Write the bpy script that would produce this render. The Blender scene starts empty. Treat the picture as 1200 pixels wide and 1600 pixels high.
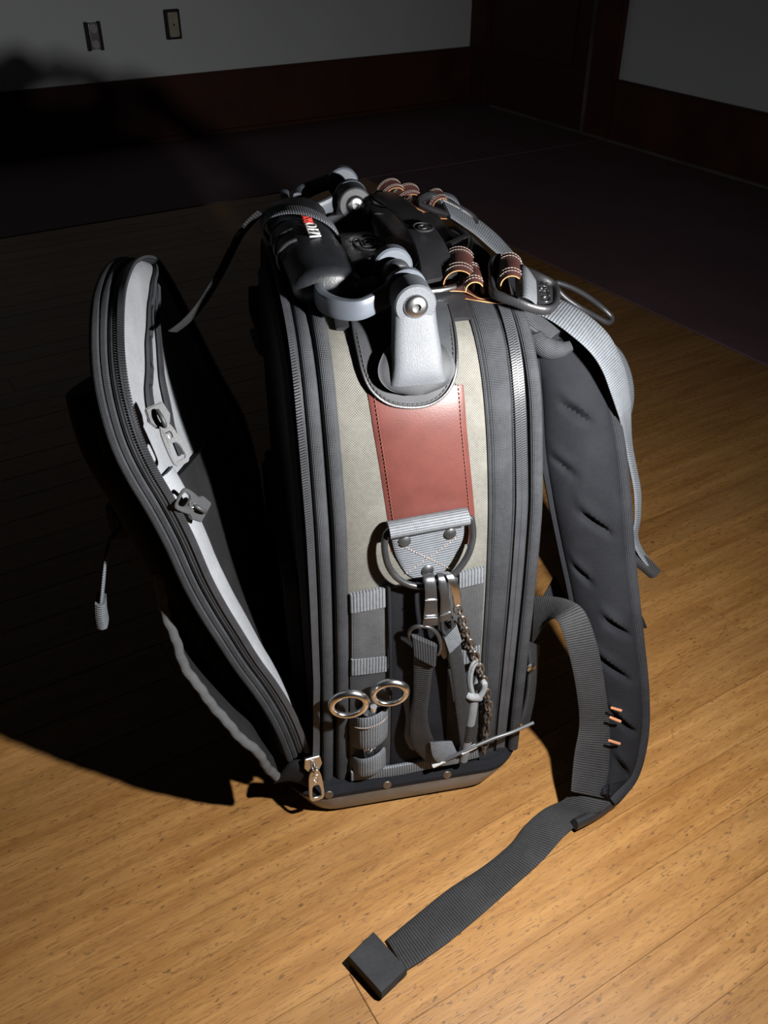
import bpy, bmesh, math, random
from mathutils import Vector as V, Matrix
random.seed(7)
sc = bpy.context.scene
COL = sc.collection
R = math.radians

# ------------------------------------------------------------------ camera, world, light, exposure
cam_d = bpy.data.cameras.new('camera'); cam = bpy.data.objects.new('camera', cam_d); COL.objects.link(cam)
cam.location = (0, 0, .73); cam.rotation_euler = (R(90-35.3), 0, 0)
cam_d.sensor_fit = 'VERTICAL'; cam_d.sensor_height = 32.0; cam_d.lens = 1400/1600*32.0
cam_d.clip_start = .01
cam_d.dof.use_dof = False
sc.camera = cam
w = bpy.data.worlds.new('night'); sc.world = w; w.use_nodes = True
w.node_tree.nodes['Background'].inputs[0].default_value = (.55, .62, .75, 1)
w.node_tree.nodes['Background'].inputs[1].default_value = .006
ld = bpy.data.lights.new('hand_torch', 'SPOT'); lo = bpy.data.objects.new('hand_torch', ld); COL.objects.link(lo)
LAMP = V((.235, .325, .560)); AIM = V((-.02, .60, .20))
lo.location = LAMP; lo.rotation_euler = (AIM-LAMP).to_track_quat('-Z', 'Y').to_euler()
ld.energy = 33; ld.spot_size = R(162); ld.spot_blend = 1.0; ld.shadow_soft_size = .010
ld.color = (1.0, .98, .955)
sc.view_settings.view_transform = 'Standard'; sc.view_settings.look = 'None'
sc.view_settings.gamma = 1; sc.view_settings.use_curve_mapping = False
sc.view_settings.exposure = 0.0

# ------------------------------------------------------------------ materials
def nt(name):
    m = bpy.data.materials.new(name); m.use_nodes = True
    t = m.node_tree; b = t.nodes['Principled BSDF']
    return m, t, b
def nd(t, typ, **k):
    n = t.nodes.new(typ)
    for a, v in k.items(): setattr(n, a, v)
    return n
def lk(t, a, b): t.links.new(a, b)
def math_(t, op, a, b=None, c=None):
    n = nd(t, 'ShaderNodeMath', operation=op)
    for i, x in enumerate((a, b, c)):
        if x is None: continue
        if isinstance(x, (int, float)): n.inputs[i].default_value = x
        else: lk(t, x, n.inputs[i])
    return n.outputs[0]
def mixc(t, f, c1, c2):
    n = nd(t, 'ShaderNodeMix', data_type='RGBA')
    for i, x in ((0, f), (6, c1), (7, c2)):
        if isinstance(x, (int, float)): n.inputs[i].default_value = x
        elif isinstance(x, tuple): n.inputs[i].default_value = (*x, 1)
        else: lk(t, x, n.inputs[i])
    return n.outputs[2]
def noise(t, vec, scale, detail=3, rough=.55):
    n = nd(t, 'ShaderNodeTexNoise'); n.inputs['Scale'].default_value = scale
    n.inputs['Detail'].default_value = detail; n.inputs['Roughness'].default_value = rough
    if vec is not None: lk(t, vec, n.inputs['Vector'])
    return n.outputs['Fac']
def ramp(t, f, lo, hi):
    n = nd(t, 'ShaderNodeMapRange'); lk(t, f, n.inputs[0]); n.inputs[1].default_value = lo; n.inputs[2].default_value = hi
    return n.outputs[0]
def bump(t, b, h, dist, strength=1):
    n = nd(t, 'ShaderNodeBump'); n.inputs['Distance'].default_value = dist; n.inputs['Strength'].default_value = strength
    lk(t, h, n.inputs['Height']); lk(t, n.outputs[0], b.inputs['Normal'])
def plain(name, col, rough=.5, metal=0, grain=0, gscale=900, var=.15, spec=.5):
    m, t, b = nt(name)
    b.inputs['Roughness'].default_value = rough; b.inputs['Metallic'].default_value = metal
    b.inputs['Specular IOR Level'].default_value = spec
    tc = nd(t, 'ShaderNodeTexCoord')
    f = noise(t, tc.outputs['Object'], 60, 4)
    lk(t, mixc(t, ramp(t, f, .3, .7), tuple(c*(1-var) for c in col), tuple(min(1, c*(1+var)) for c in col)), b.inputs['Base Color'])
    if grain: bump(t, b, noise(t, tc.outputs['Object'], gscale, 2), grain)
    return m
def cloth(name, dark, light, per=.0016, kind='weave', depth=.0003, rough=.75, sheen=.0, fuzz=.3):
    """woven cloth: threads follow the sewn surface (UV in metres)"""
    m, t, b = nt(name)
    b.inputs['Roughness'].default_value = rough; b.inputs['Specular IOR Level'].default_value = .22
    uv = nd(t, 'ShaderNodeTexCoord')
    sp = nd(t, 'ShaderNodeSeparateXYZ'); lk(t, uv.outputs['UV'], sp.inputs[0])
    k = 2*math.pi/per; u, v = sp.outputs[0], sp.outputs[1]
    if kind == 'weave':
        h = math_(t, 'MULTIPLY', math_(t, 'SINE', math_(t, 'MULTIPLY', u, k)), math_(t, 'SINE', math_(t, 'MULTIPLY', v, k)))
        h = math_(t, 'MULTIPLY_ADD', h, .5, .5)
    elif kind == 'rib':          # ribs run across the strap
        h = math_(t, 'ABSOLUTE', math_(t, 'SINE', math_(t, 'MULTIPLY', v, k/2)))
        h2 = math_(t, 'ABSOLUTE', math_(t, 'SINE', math_(t, 'MULTIPLY', u, k)))
        h = math_(t, 'MULTIPLY_ADD', h2, .22, math_(t, 'MULTIPLY', h, .78))
    elif kind == 'ribu':         # ribs run along the strap
        h = math_(t, 'ABSOLUTE', math_(t, 'SINE', math_(t, 'MULTIPLY', u, k/2)))
        h2 = math_(t, 'ABSOLUTE', math_(t, 'SINE', math_(t, 'MULTIPLY', v, k)))
        h = math_(t, 'MULTIPLY_ADD', h2, .22, math_(t, 'MULTIPLY', h, .78))
    else:                        # twill
        a = math_(t, 'SINE', math_(t, 'MULTIPLY', math_(t, 'ADD', u, v), k))
        c = math_(t, 'SINE', math_(t, 'MULTIPLY', math_(t, 'SUBTRACT', u, v), k))
        h = math_(t, 'MULTIPLY_ADD', math_(t, 'MULTIPLY', a, c), .5, .5)
    nz = noise(t, uv.outputs['Object'], 1/per*.6, 2)
    h = math_(t, 'ADD', math_(t, 'MULTIPLY', h, 1-fuzz), math_(t, 'MULTIPLY', nz, fuzz))
    big = noise(t, uv.outputs['Object'], 25, 4)
    c = mixc(t, ramp(t, h, .2, .85), dark, light)
    c = mixc(t, math_(t, 'MULTIPLY', ramp(t, big, .45, .8), .35), c, tuple(min(1, x*1.25+.01) for x in light))
    lk(t, c, b.inputs['Base Color'])
    bump(t, b, h, depth)
    return m
M = {}
M['taupe'] = cloth('taupe_canvas', (.05, .049, .042), (.165, .160, .142), .0019, depth=.0003)
M['cordura'] = cloth('black_cordura', (.0016, .0016, .002), (.062, .066, .074), .0024, 'twill', .0007, .6, fuzz=.2)
M['pocket'] = cloth('grey_pocket_weave', (.014, .0145, .016), (.10, .103, .108), .0026, 'twill', .0005, .6, fuzz=.2)
M['fabric'] = cloth('black_fabric', (.0022, .0025, .0035), (.0095, .0105, .0145), .0018, 'twill', .0003, .8)
M['dark'] = cloth('inner_black_fabric', (.003, .003, .0035), (.010, .010, .011), .0020, 'weave', .0003, .9)
M['hemcloth'] = cloth('grey_black_hem_cloth', (.010, .0105, .012), (.040, .042, .046), .0018, 'twill', .0003, .7)
M['padcloth'] = cloth('pad_edge_cloth', (.003, .003, .004), (.022, .024, .029), .0022, 'twill', .0005, .75)
M['webblack'] = cloth('black_webbing', (.005, .005, .0055), (.033, .034, .0365), .0024, 'rib', .0007, .65)
M['webgrey'] = cloth('grey_webbing', (.04, .045, .052), (.155, .168, .186), .0023, 'rib', .0006, .65)
M['webgreyu'] = cloth('grey_webbing_lengthwise', (.024, .0265, .03), (.155, .165, .18), .0026, 'ribu', .0006, .65)
M['webblacku'] = cloth('black_webbing_lengthwise', (.004, .0042, .005), (.040, .042, .046), .0024, 'ribu', .0006, .65)
M['lining'] = cloth('pale_grey_lining', (.13, .137, .148), (.28, .293, .315), .0015, 'weave', .0002, .8)
M['cord'] = cloth('grey_cord', (.09, .095, .10), (.27, .28, .295), .0016, 'twill', .0005, .7)
M['leather'] = plain('red_brown_leather', (.078, .022, .0175), .40, 0, .00008, 900, .12, .55)
M['oldleather'] = plain('brown_tab_leather', (.065, .023, .019), .5, 0, .0002, 500, .3)
M['cutleather'] = plain('raw_leather_edge', (.36, .19, .065), .75, 0, .0004, 1500, .35)
M['thread'] = plain('dark_thread', (.02, .02, .022), .7)
M['redthread'] = plain('red_brown_thread', (.11, .03, .022), .7)
M['palethread'] = plain('pale_thread', (.26, .21, .19), .7)
M['orange'] = plain('orange_thread', (.50, .22, .11), .7)
M['blackplastic'] = plain('black_plastic', (.016, .016, .018), .42, 0, .00012, 900, .2)
M['padplastic'] = plain('black_moulded_plate', (.026, .0275, .031), .60, 0, .00012, 1200, .2, .3)
M['rubber'] = plain('black_grip_rubber', (.014, .015, .018), .42, 0, .00015, 700, .25)
M['greyplastic'] = plain('grey_cast_metal', (.072, .078, .088), .55, 0, .0003, 1400, .08)
M['armgrey'] = plain('smooth_grey_arm', (.085, .097, .117), .42, 0, .00008, 900, .06)
M['lug'] = plain('dark_grey_lug', (.045, .047, .052), .5, 0, .00015, 900, .15)
M['gun'] = plain('dark_steel', (.11, .113, .12), .34, .85, .0001, 500, .3)
M['chrome'] = plain('bright_steel', (.78, .78, .78), .24, 1, 0, 1, .04)
M['rust'] = plain('tarnished_chain', (.16, .13, .105), .45, .8, .0002, 900, .4)
M['silver'] = plain('satin_steel', (.62, .63, .64), .27, 1, 0, 1, .06)
M['zipcoil'] = plain('zip_coil', (.040, .042, .047), .40, 0, 0, 1, .15)
M['zippull'] = plain('grey_zip_pull', (.034, .036, .040), .50, 0, .0001, 900, .1)
M['base'] = plain('moulded_base', (.080, .070, .061), .33, 0, .0001, 900, .2, .8)
M['red'] = plain('red_print', (.62, .05, .035), .5)
M['white'] = plain('white_print', (.52, .52, .52), .5)
M['rodgrey'] = plain('grey_rod', (.08, .084, .09), .35, .2)
M['paint'] = None

# ------------------------------------------------------------------ mesh helpers
def mesh_obj(name, verts, faces, mat, parent=None, uvs=None, sharp=40, kind=None, mats=None, fmat=None):
    me = bpy.data.meshes.new(name)
    me.from_pydata([tuple(v) for v in verts], [], faces)
    if uvs:
        ul = me.uv_layers.new(name='UVMap')
        for lp in me.loops: ul.data[lp.index].uv = uvs[lp.vertex_index]
    for m in (mats or [mat]): me.materials.append(m)
    if fmat:
        for i, p in enumerate(me.polygons): p.material_index = fmat[i]
    bm = bmesh.new(); bm.from_mesh(me); bmesh.ops.recalc_face_normals(bm, faces=bm.faces); bm.to_mesh(me); bm.free()
    me.shade_smooth(); me.set_sharp_from_angle(angle=R(sharp))
    o = bpy.data.objects.new(name, me); COL.objects.link(o)
    if parent is not None: o.parent = parent
    if kind: o['kind'] = kind
    return o
def thing(name, label, cat, loc=(0, 0, 0), rz=0, group=None):
    o = bpy.data.objects.new(name, None); COL.objects.link(o); o.empty_display_size = .02
    o.location = loc; o.rotation_euler = (0, 0, rz); o['label'] = label; o['category'] = cat
    if group: o['group'] = group
    return o
def smooth(pts, n, closed=False):
    """Catmull-Rom through the points, resampled to n even steps"""
    pts = [V(p) for p in pts]
    if len(pts) == 2 and not closed: return [pts[0].lerp(pts[1], i/(n-1)) for i in range(n)]
    N = len(pts); dense = []
    segs = N if closed else N-1
    for i in range(segs):
        if closed: p0, p1, p2, p3 = (pts[(i+k-1) % N] for k in range(4))
        else: p0, p1, p2, p3 = pts[max(i-1, 0)], pts[i], pts[i+1], pts[min(i+2, N-1)]
        for k in range(12):
            t = k/12
            dense.append(.5*((2*p1)+(p2-p0)*t+(2*p0-5*p1+4*p2-p3)*t*t+(3*p1-p0-3*p2+p3)*t**3))
    dense.append(pts[0].copy() if closed else pts[-1].copy())
    return resample(dense, n+1 if closed else n)[:n]
def resample(d, n):
    cum = [0]
    for a, b in zip(d, d[1:]): cum.append(cum[-1]+(b-a).length)
    out = []; j = 0
    for i in range(n):
        s = cum[-1]*i/(n-1)
        while j < len(d)-2 and cum[j+1] < s: j += 1
        L = cum[j+1]-cum[j]
        out.append(d[j].lerp(d[j+1], (s-cum[j])/L if L > 1e-9 else 0))
    return out
def smooth_pair(Lp, Rp, n):
    """smooth two matching edge curves, stations kept together"""
    def cm(pts):
        pts = [V(p) for p in pts]; N = len(pts); d = []
        for i in range(N-1):
            p0, p1, p2, p3 = pts[max(i-1, 0)], pts[i], pts[i+1], pts[min(i+2, N-1)]
            for k in range(10):
                t = k/10
                d.append(.5*((2*p1)+(p2-p0)*t+(2*p0-5*p1+4*p2-p3)*t*t+(3*p1-p0-3*p2+p3)*t**3))
        d.append(pts[-1]); return d
    a, b = cm(Lp), cm(Rp); cum = [0]
    for i in range(len(a)-1): cum.append(cum[-1]+((a[i+1]-a[i]).length+(b[i+1]-b[i]).length)/2)
    oa, ob = [], []; j = 0
    for i in range(n):
        s = cum[-1]*i/(n-1)
        while j < len(a)-2 and cum[j+1] < s: j += 1
        L = cum[j+1]-cum[j]; f = (s-cum[j])/L if L > 1e-9 else 0
        oa.append(a[j].lerp(a[j+1], f)); ob.append(b[j].lerp(b[j+1], f))
    return oa, ob
def slab(name, Lp, Rp, th, mat, parent, n=24, nw=8, p=5, bulge=0, toward=(0, -1, 0), mats=None, wob=None, pair=True, kind=None, sharp=40, waves=None):
    """a strip of cloth or plate between two edge curves, with thickness, rounded edges and its own UV in metres"""
    if len(Lp) == n and not pair: L, Rr = [V(q) for q in Lp], [V(q) for q in Rp]
    else: L, Rr = smooth_pair(Lp, Rp, n)
    tw = V(toward); verts = []; uvs = []; cum = 0; prevN = None
    ring = 2*(nw+1)
    for i in range(n):
        a, b = L[i], Rr[i]; mid = (a+b)/2
        pm = (L[max(i-1, 0)]+Rr[max(i-1, 0)])/2; nm = (L[min(i+1, n-1)]+Rr[min(i+1, n-1)])/2
        T = (nm-pm).normalized(); X = b-a
        N = X.cross(T).normalized()
        if prevN is None:
            if N.dot(tw) < 0: N = -N
        elif N.dot(prevN) < 0: N = -N
        prevN = N
        if i: cum += (mid-pm).length
        wd = X.length
        for side in (1, -1):
            rng = range(nw+1) if side == 1 else range(nw, -1, -1)
            for k in rng:
                t = (1-math.cos(math.pi*k/nw))/2 if nw > 4 else k/nw
                e = (1-abs(2*t-1)**p)**(1/p) if 0 < t < 1 else .0
                if k in (0, nw): e = .25
                off = side*th/2*e
                if side == 1:
                    off += bulge*(1-(2*t-1)**2)
                    if waves: off += waves(t, cum)
                else: off += bulge*(1-(2*t-1)**2)*(1 if bulge and th < abs(bulge)*2 else 0)
                verts.append(a+X*t+N*off); uvs.append((t*wd, cum))
    faces = []
    for i in range(n-1):
        for k in range(ring):
            k2 = (k+1) % ring
            faces.append((i*ring+k, i*ring+k2, (i+1)*ring+k2, (i+1)*ring+k))
    fm = [0]*len(faces)
    if mats:
        q = 0
        for i in range(n-1):
            for k in range(ring):
                if k in (nw, 2*nw+1): fm[q] = 1
                q += 1
    for i in (0, n-1):
        for k in range(nw):
            faces.append((i*ring+k, i*ring+k+1, i*ring+ring-2-k, i*ring+ring-1-k)); fm.append(1 if mats else 0)
    return mesh_obj(name, verts, faces, mat, parent, uvs, sharp, kind, mats, fm if mats else None)
def tube(name, pts, r, mat, parent, n=24, m=10, closed=False, ry=None, up=(0, 0, 1), taper=None, kind=None, sm=True):
    P_ = smooth(pts, n, closed) if sm else [V(q) for q in pts]
    n = len(P_); verts = []; uvs = []; cum = 0; ry = ry or r
    X = None
    for i in range(n):
        a = P_[(i-1) % n] if closed else P_[max(i-1, 0)]; b = P_[(i+1) % n] if closed else P_[min(i+1, n-1)]
        T = (b-a).normalized()
        X0 = V(up).cross(T) if X is None else (X-T*X.dot(T))
        if X0.length < 1e-4: X0 = V((1, .1, .2)).cross(T)
        X = X0.normalized(); Y = T.cross(X)
        k_ = taper(i/(n-1)) if taper else 1
        if i: cum += (P_[i]-P_[i-1]).length
        for k in range(m):
            an = 2*math.pi*k/m
            verts.append(P_[i]+(X*math.cos(an)*r+Y*math.sin(an)*ry)*k_); uvs.append((k/m*2*math.pi*r, cum))
    faces = []
    for i in range(n if closed else n-1):
        for k in range(m):
            j = (i+1) % n
            faces.append((i*m+k, i*m+(k+1) % m, j*m+(k+1) % m, j*m+k))
    if not closed: faces += [tuple(range(m)), tuple(range((n-1)*m, n*m))]
    return mesh_obj(name, verts, faces, mat, parent, uvs, 50, kind)
def boxes(name, items, mat, parent, kind='stuff'):
    """many small boxes (zip teeth, stitches) joined; items = (centre, X, Y, Z half axes)"""
    vs = []; fs = []
    for c, x, y, z in items:
        b = len(vs)
        for sx, sy, sz in ((-1, -1, -1), (1, -1, -1), (1, 1, -1), (-1, 1, -1), (-1, -1, 1), (1, -1, 1), (1, 1, 1), (-1, 1, 1)):
            vs.append(c+x*sx+y*sy+z*sz)
        fs += [(b, b+1, b+2, b+3), (b+4, b+5, b+6, b+7), (b, b+1, b+5, b+4), (b+1, b+2, b+6, b+5), (b+2, b+3, b+7, b+6), (b+3, b, b+4, b+7)]
    return mesh_obj(name, vs, fs, mat, parent, None, 30, kind)
def teeth(name, pts, across, mat, parent, per=.0018, wid=.0022, hgt=.0012, lift=None, alt=0.0):
    L = sum(((V(b)-V(a)).length for a, b in zip(pts, pts[1:])))
    n = max(4, int(L/per)); P_ = smooth(pts, n); it = []
    for i in range(n):
        T = (P_[min(i+1, n-1)]-P_[max(i-1, 0)]).normalized()
        A = across(i/(n-1), P_[i]).normalized() if callable(across) else V(across)
        A = (A-T*A.dot(T)).normalized(); N = T.cross(A)
        c = P_[i]+A*(alt*(1 if i % 2 else -1))
        it.append((c, (A*.9+T*.25)*wid/2, T*per*.30, N*hgt/2))
    return boxes(name, it, mat, parent)
def stitch(name, pts, mat, parent, per=.0032, r=.00035, nrm=(0, -1, 0), lenf=.34, closed=False):
    L = sum(((V(b)-V(a)).length for a, b in zip(pts, pts[1:])))
    n = max(3, int(L/per)); P_ = smooth(pts, n, closed); it = []
    for i in range(n):
        T = (P_[min(i+1, n-1)]-P_[max(i-1, 0)]).normalized(); N = V(nrm); N = (N-T*N.dot(T)).normalized()
        it.append((P_[i], T*per*lenf, T.cross(N)*r, N*r*.9))
    return boxes(name, it, mat, parent)
def prism(name, outline, depth, mat, parent, o=(0, 0, 0), X=(1, 0, 0), Y=(0, 0, 1), bev=.0008, holes=None, seg=2):
    """flat plate: outline in the X-Y frame at o, thickness along X x Y; optional single hole loop with matching count"""
    X, Y, o = V(X).normalized(), V(Y).normalized(), V(o); Z = X.cross(Y)
    bm = bmesh.new()
    def P3(q, h): return o+X*q[0]+Y*q[1]+Z*h
    top = [bm.verts.new(P3(q, depth/2)) for q in outline]; bot = [bm.verts.new(P3(q, -depth/2)) for q in outline]
    n = len(outline)
    for i in range(n): bm.faces.new((top[i], top[(i+1) % n], bot[(i+1) % n], bot[i]))
    if holes:
        t2 = [bm.verts.new(P3(q, depth/2)) for q in holes]; b2 = [bm.verts.new(P3(q, -depth/2)) for q in holes]
        for i in range(n):
            j = (i+1) % n
            bm.faces.new((t2[i], t2[j], b2[j], b2[i])); bm.faces.new((top[i], top[j], t2[j], t2[i])); bm.faces.new((bot[i], bot[j], b2[j], b2[i]))
    else: bm.faces.new(top); bm.faces.new(bot)
    bmesh.ops.recalc_face_normals(bm, faces=bm.faces)
    if bev:
        es = [e for e in bm.edges if len(e.link_faces) == 2 and e.calc_face_angle(0) > R(50)]
        bmesh.ops.bevel(bm, geom=es, offset=bev, segments=seg, affect='EDGES', clamp_overlap=True)
    me = bpy.data.meshes.new(name); bm.to_mesh(me); bm.free(); me.materials.append(mat)
    me.shade_smooth(); me.set_sharp_from_angle(angle=R(35))
    ob = bpy.data.objects.new(name, me); COL.objects.link(ob)
    if parent is not None: ob.parent = parent
    return ob
def box(name, lo, hi, mat, parent=None, bev=.002):
    w_, h_ = hi[0]-lo[0], hi[2]-lo[2]
    return prism(name, [(0, 0), (w_, 0), (w_, h_), (0, h_)], hi[1]-lo[1], mat, parent, (lo[0], (lo[1]+hi[1])/2, lo[2]), bev=bev)
def circ(r, n=20, cx=0, cy=0, ry=None): return [(cx+r*math.cos(2*math.pi*i/n), cy+(ry or r)*math.sin(2*math.pi*i/n)) for i in range(n)]
def rrect(w_, h_, r, k=4, cx=0, cy=0):
    out = []
    for sx, sy, a0 in ((1, 1, 0), (-1, 1, 90), (-1, -1, 180), (1, -1, 270)):
        for i in range(k+1):
            a = R(a0+90*i/k); out.append((cx+sx*(w_/2-r)+r*math.cos(a), cy+sy*(h_/2-r)+r*math.sin(a)))
    return out
def lathe(name, prof, o, axis, mat, parent, m=20):
    o, Z = V(o), V(axis).normalized(); X = Z.orthogonal().normalized(); Y = Z.cross(X)
    vs = []; fs = []
    for r, h in prof:
        for k in range(m): vs.append(o+Z*h+(X*math.cos(2*math.pi*k/m)+Y*math.sin(2*math.pi*k/m))*max(r, 1e-5))
    for i in range(len(prof)-1):
        for k in range(m): fs.append((i*m+k, i*m+(k+1) % m, (i+1)*m+(k+1) % m, (i+1)*m+k))
    fs += [tuple(range(m)), tuple(range((len(prof)-1)*m, len(prof)*m))]
    return mesh_obj(name, vs, fs, mat, parent, None, 35)
def text(name, s, size, o, X, Y, mat, parent, ext=.0002):
    cu = bpy.data.curves.new(name, 'FONT'); cu.body = s; cu.size = size; cu.extrude = ext; cu.align_x = 'CENTER'; cu.align_y = 'CENTER'; cu.resolution_u = 3
    tmp = bpy.data.objects.new(name+'_tmp', cu); COL.objects.link(tmp)
    dg = bpy.context.evaluated_depsgraph_get()
    me = bpy.data.meshes.new_from_object(tmp.evaluated_get(dg)); bpy.data.objects.remove(tmp)
    X, Y = V(X).normalized(), V(Y); Y = (Y-X*Y.dot(X)).normalized(); Z = X.cross(Y)
    mt = Matrix((X, Y, Z)).transposed().to_4x4(); mt.translation = V(o); me.transform(mt)
    me.materials.clear(); me.materials.append(mat)
    ob = bpy.data.objects.new(name, me); COL.objects.link(ob); ob.parent = parent
    return ob

# ------------------------------------------------------------------ the room
D1 = V((.856, .517, 0)); D2 = V((-.517, .856, 0)); WQ = 3.16; WP = 2.33; ROT = math.atan2(.517, .856)
room = Matrix.Rotation(ROT, 4, 'Z')          # room axes: x along the back wall, y towards it
def rbox(name, lo, hi, mat, parent=None, bev=.003, kind=None, place=True):
    o = box(name, lo, hi, mat, parent, bev)
    if parent is None: o.matrix_world = room
    if kind: o['kind'] = kind
    return o
def wall_paint(name, c1, c2, sc_=2.0):
    m, t, b = nt(name); b.inputs['Roughness'].default_value = .7
    tc = nd(t, 'ShaderNodeTexCoord'); f = noise(t, tc.outputs['Object'], sc_, 5); g = noise(t, tc.outputs['Object'], 40, 3)
    lk(t, mixc(t, ramp(t, f, .3, .75), c1, c2), b.inputs['Base Color']); bump(t, b, g, .002, .5)
    return m
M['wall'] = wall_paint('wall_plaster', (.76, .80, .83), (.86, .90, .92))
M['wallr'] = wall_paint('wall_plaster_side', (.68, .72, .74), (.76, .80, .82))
M['trimwood'] = wall_paint('dark_red_woodwork', (.050, .013, .008), (.08, .020, .012), 8)
M['doorwood'] = wall_paint('dark_red_door', (.045, .012, .009), (.065, .016, .012), 6)
M['maroon'] = wall_paint('maroon_floor_paint', (.115, .066, .076), (.15, .085, .096), 5)
M['worn'] = wall_paint('worn_trim_edge', (.08, .06, .055), (.17, .14, .13), 9)
def wood_mat():
    m, t, b = nt('oak_planks')
    tc = nd(t, 'ShaderNodeTexCoord'); oi = nd(t, 'ShaderNodeObjectInfo')
    vm = nd(t, 'ShaderNodeVectorMath', operation='ADD'); lk(t, tc.outputs['Object'], vm.inputs[0])
    cx = nd(t, 'ShaderNodeCombineXYZ'); lk(t, math_(t, 'MULTIPLY', oi.outputs['Random'], 37.0), cx.inputs[0]); lk(t, math_(t, 'MULTIPLY', oi.outputs['Random'], 11.0), cx.inputs[2])
    lk(t, cx.outputs[0], vm.inputs[1])
    def mp(s):
        n = nd(t, 'ShaderNodeMapping'); n.inputs['Scale'].default_value = s; lk(t, vm.outputs[0], n.inputs[0]); return n.outputs[0]
    g1 = noise(t, mp((5, 70, 5)), 1.0, 6, .6)        # broad figure along the board
    g2 = noise(t, mp((22, 420, 22)), 1.0, 4, .6)      # fine grain
    pores = ramp(t, noise(t, mp((90, 700, 90)), 1.0, 2, .5), .55, .66)
    spots = ramp(t, noise(t, mp((120, 260, 120)), 1.0, 3, .6), .615, .69)
    wear = ramp(t, noise(t, mp((4, 9, 4)), 1.0, 4, .6), .45, .72)
    c = mixc(t, ramp(t, g1, .3, .7), (.205, .092, .024), (.345, .180, .056))
    c = mixc(t, math_(t, 'MULTIPLY', ramp(t, g2, .42, .75), .5), c, (.155, .065, .018))
    c = mixc(t, math_(t, 'MULTIPLY', pores, .7), c, (.16, .07, .02))
    c = mixc(t, math_(t, 'MULTIPLY', spots, .8), c, (.085, .04, .016))
    c = mixc(t, math_(t, 'MULTIPLY', wear, .30), c, (.40, .23, .09))
    hv = nd(t, 'ShaderNodeHueSaturation'); lk(t, c, hv.inputs['Color']); lk(t, math_(t, 'MULTIPLY_ADD', oi.outputs['Random'], .22, .90), hv.inputs['Value'])
    lk(t, hv.outputs[0], b.inputs['Base Color'])
    b.inputs['Roughness'].default_value = .42
    lk(t, math_(t, 'MULTIPLY_ADD', g1, .2, .34), b.inputs['Roughness'])
    bump(t, b, math_(t, 'SUBTRACT', g2, pores), .0002, .3)
    return m
M['oak'] = wood_mat()
def plane_slab(name, lo, hi, mat): 
    o = rbox(name, lo, hi, mat, None, 0, 'structure'); return o
floor = plane_slab('floor', (-3.2, -1.6, -.06), (WP+.1, WQ+.1, -.021), M['maroon'])
PW = .05657; q = 2.375; r_ = 0
def plank_mesh(L):
    o = box('plank', (0, -PW/2+.00018, -.02), (L, PW/2-.00018, 0), M['oak'], None, .0005); me = o.data; bpy.data.objects.remove(o); return me
lens = [.95, 1.2, 1.5, 1.75]; pms = [plank_mesh(L-.0006) for L in lens]
while q > -.85:
    q -= PW; x = 1.372; 
    first = True
    xlim = -2.0 if q > .7 else -1.6
    while x > xlim:
        k = random.randrange(4); L = lens[k]
        if first and r_ % 2: L = .6
        me = pms[k]
        if first and r_ % 2: me = plank_mesh(.6-.0006)
        first = False
        o = bpy.data.objects.new('plank', me); COL.objects.link(o); o.parent = floor
        o.location = (x-L, q+PW/2, random.uniform(-.0004, 0)); x -= L
    r_ += 1
rbox('floor_panel', (-3.2, 2.377, -.02), (WP+.05, WQ+.05, .0015), M['maroon'], floor)
rbox('floor_panel', (1.374, -1.2, -.02), (WP+.05, 2.374, .001), M['maroon'], floor)
H_ = 2.5
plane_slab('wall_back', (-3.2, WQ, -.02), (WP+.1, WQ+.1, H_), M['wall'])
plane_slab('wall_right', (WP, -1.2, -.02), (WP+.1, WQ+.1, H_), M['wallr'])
rbox('baseboard_back', (-3.2, WQ-.022, 0), (WP-.03, WQ, .195), M['trimwood'], None, .004, 'structure')
rbox('trim_1', (-3.2, WQ-.04, 0), (WP-.03, WQ-.0225, .014), M['trimwood'], None, .003, 'structure')
rbox('baseboard_right', (WP-.022, -1.2, 0), (WP, 2.355, .19), M['trimwood'], None, .004, 'structure')
rbox('trim_2', (WP-.034, -1.2, 0), (WP-.0225, WQ-.15, .010), M['worn'], None, .002, 'structure')
rbox('trim_3', (WP-.03, 2.36, 0), (WP, 2.475, 2.1), M['trimwood'], None, .004, 'structure')
rbox('trim_4', (WP-.035, 3.055, 0), (WP, WQ-.001, 2.1), M['trimwood'], None, .004, 'structure')
rbox('trim_5', (WP-.038, 2.476, .0), (WP-.01, 2.484, 2.0), M['worn'], None, .001, 'structure')
door = rbox('door_1', (WP-.018, 2.485, .006), (WP-.0005, 3.054, 2.05), M['doorwood'], None, .003, 'structure')
for lo_, hi_ in (((WP-.026, 2.57, .2), (WP-.019, 2.97, .8)), ((WP-.026, 2.57, .95), (WP-.019, 2.97, 1.9))):
    rbox('door_panel', lo_, hi_, M['doorwood'], door, .006)

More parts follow.
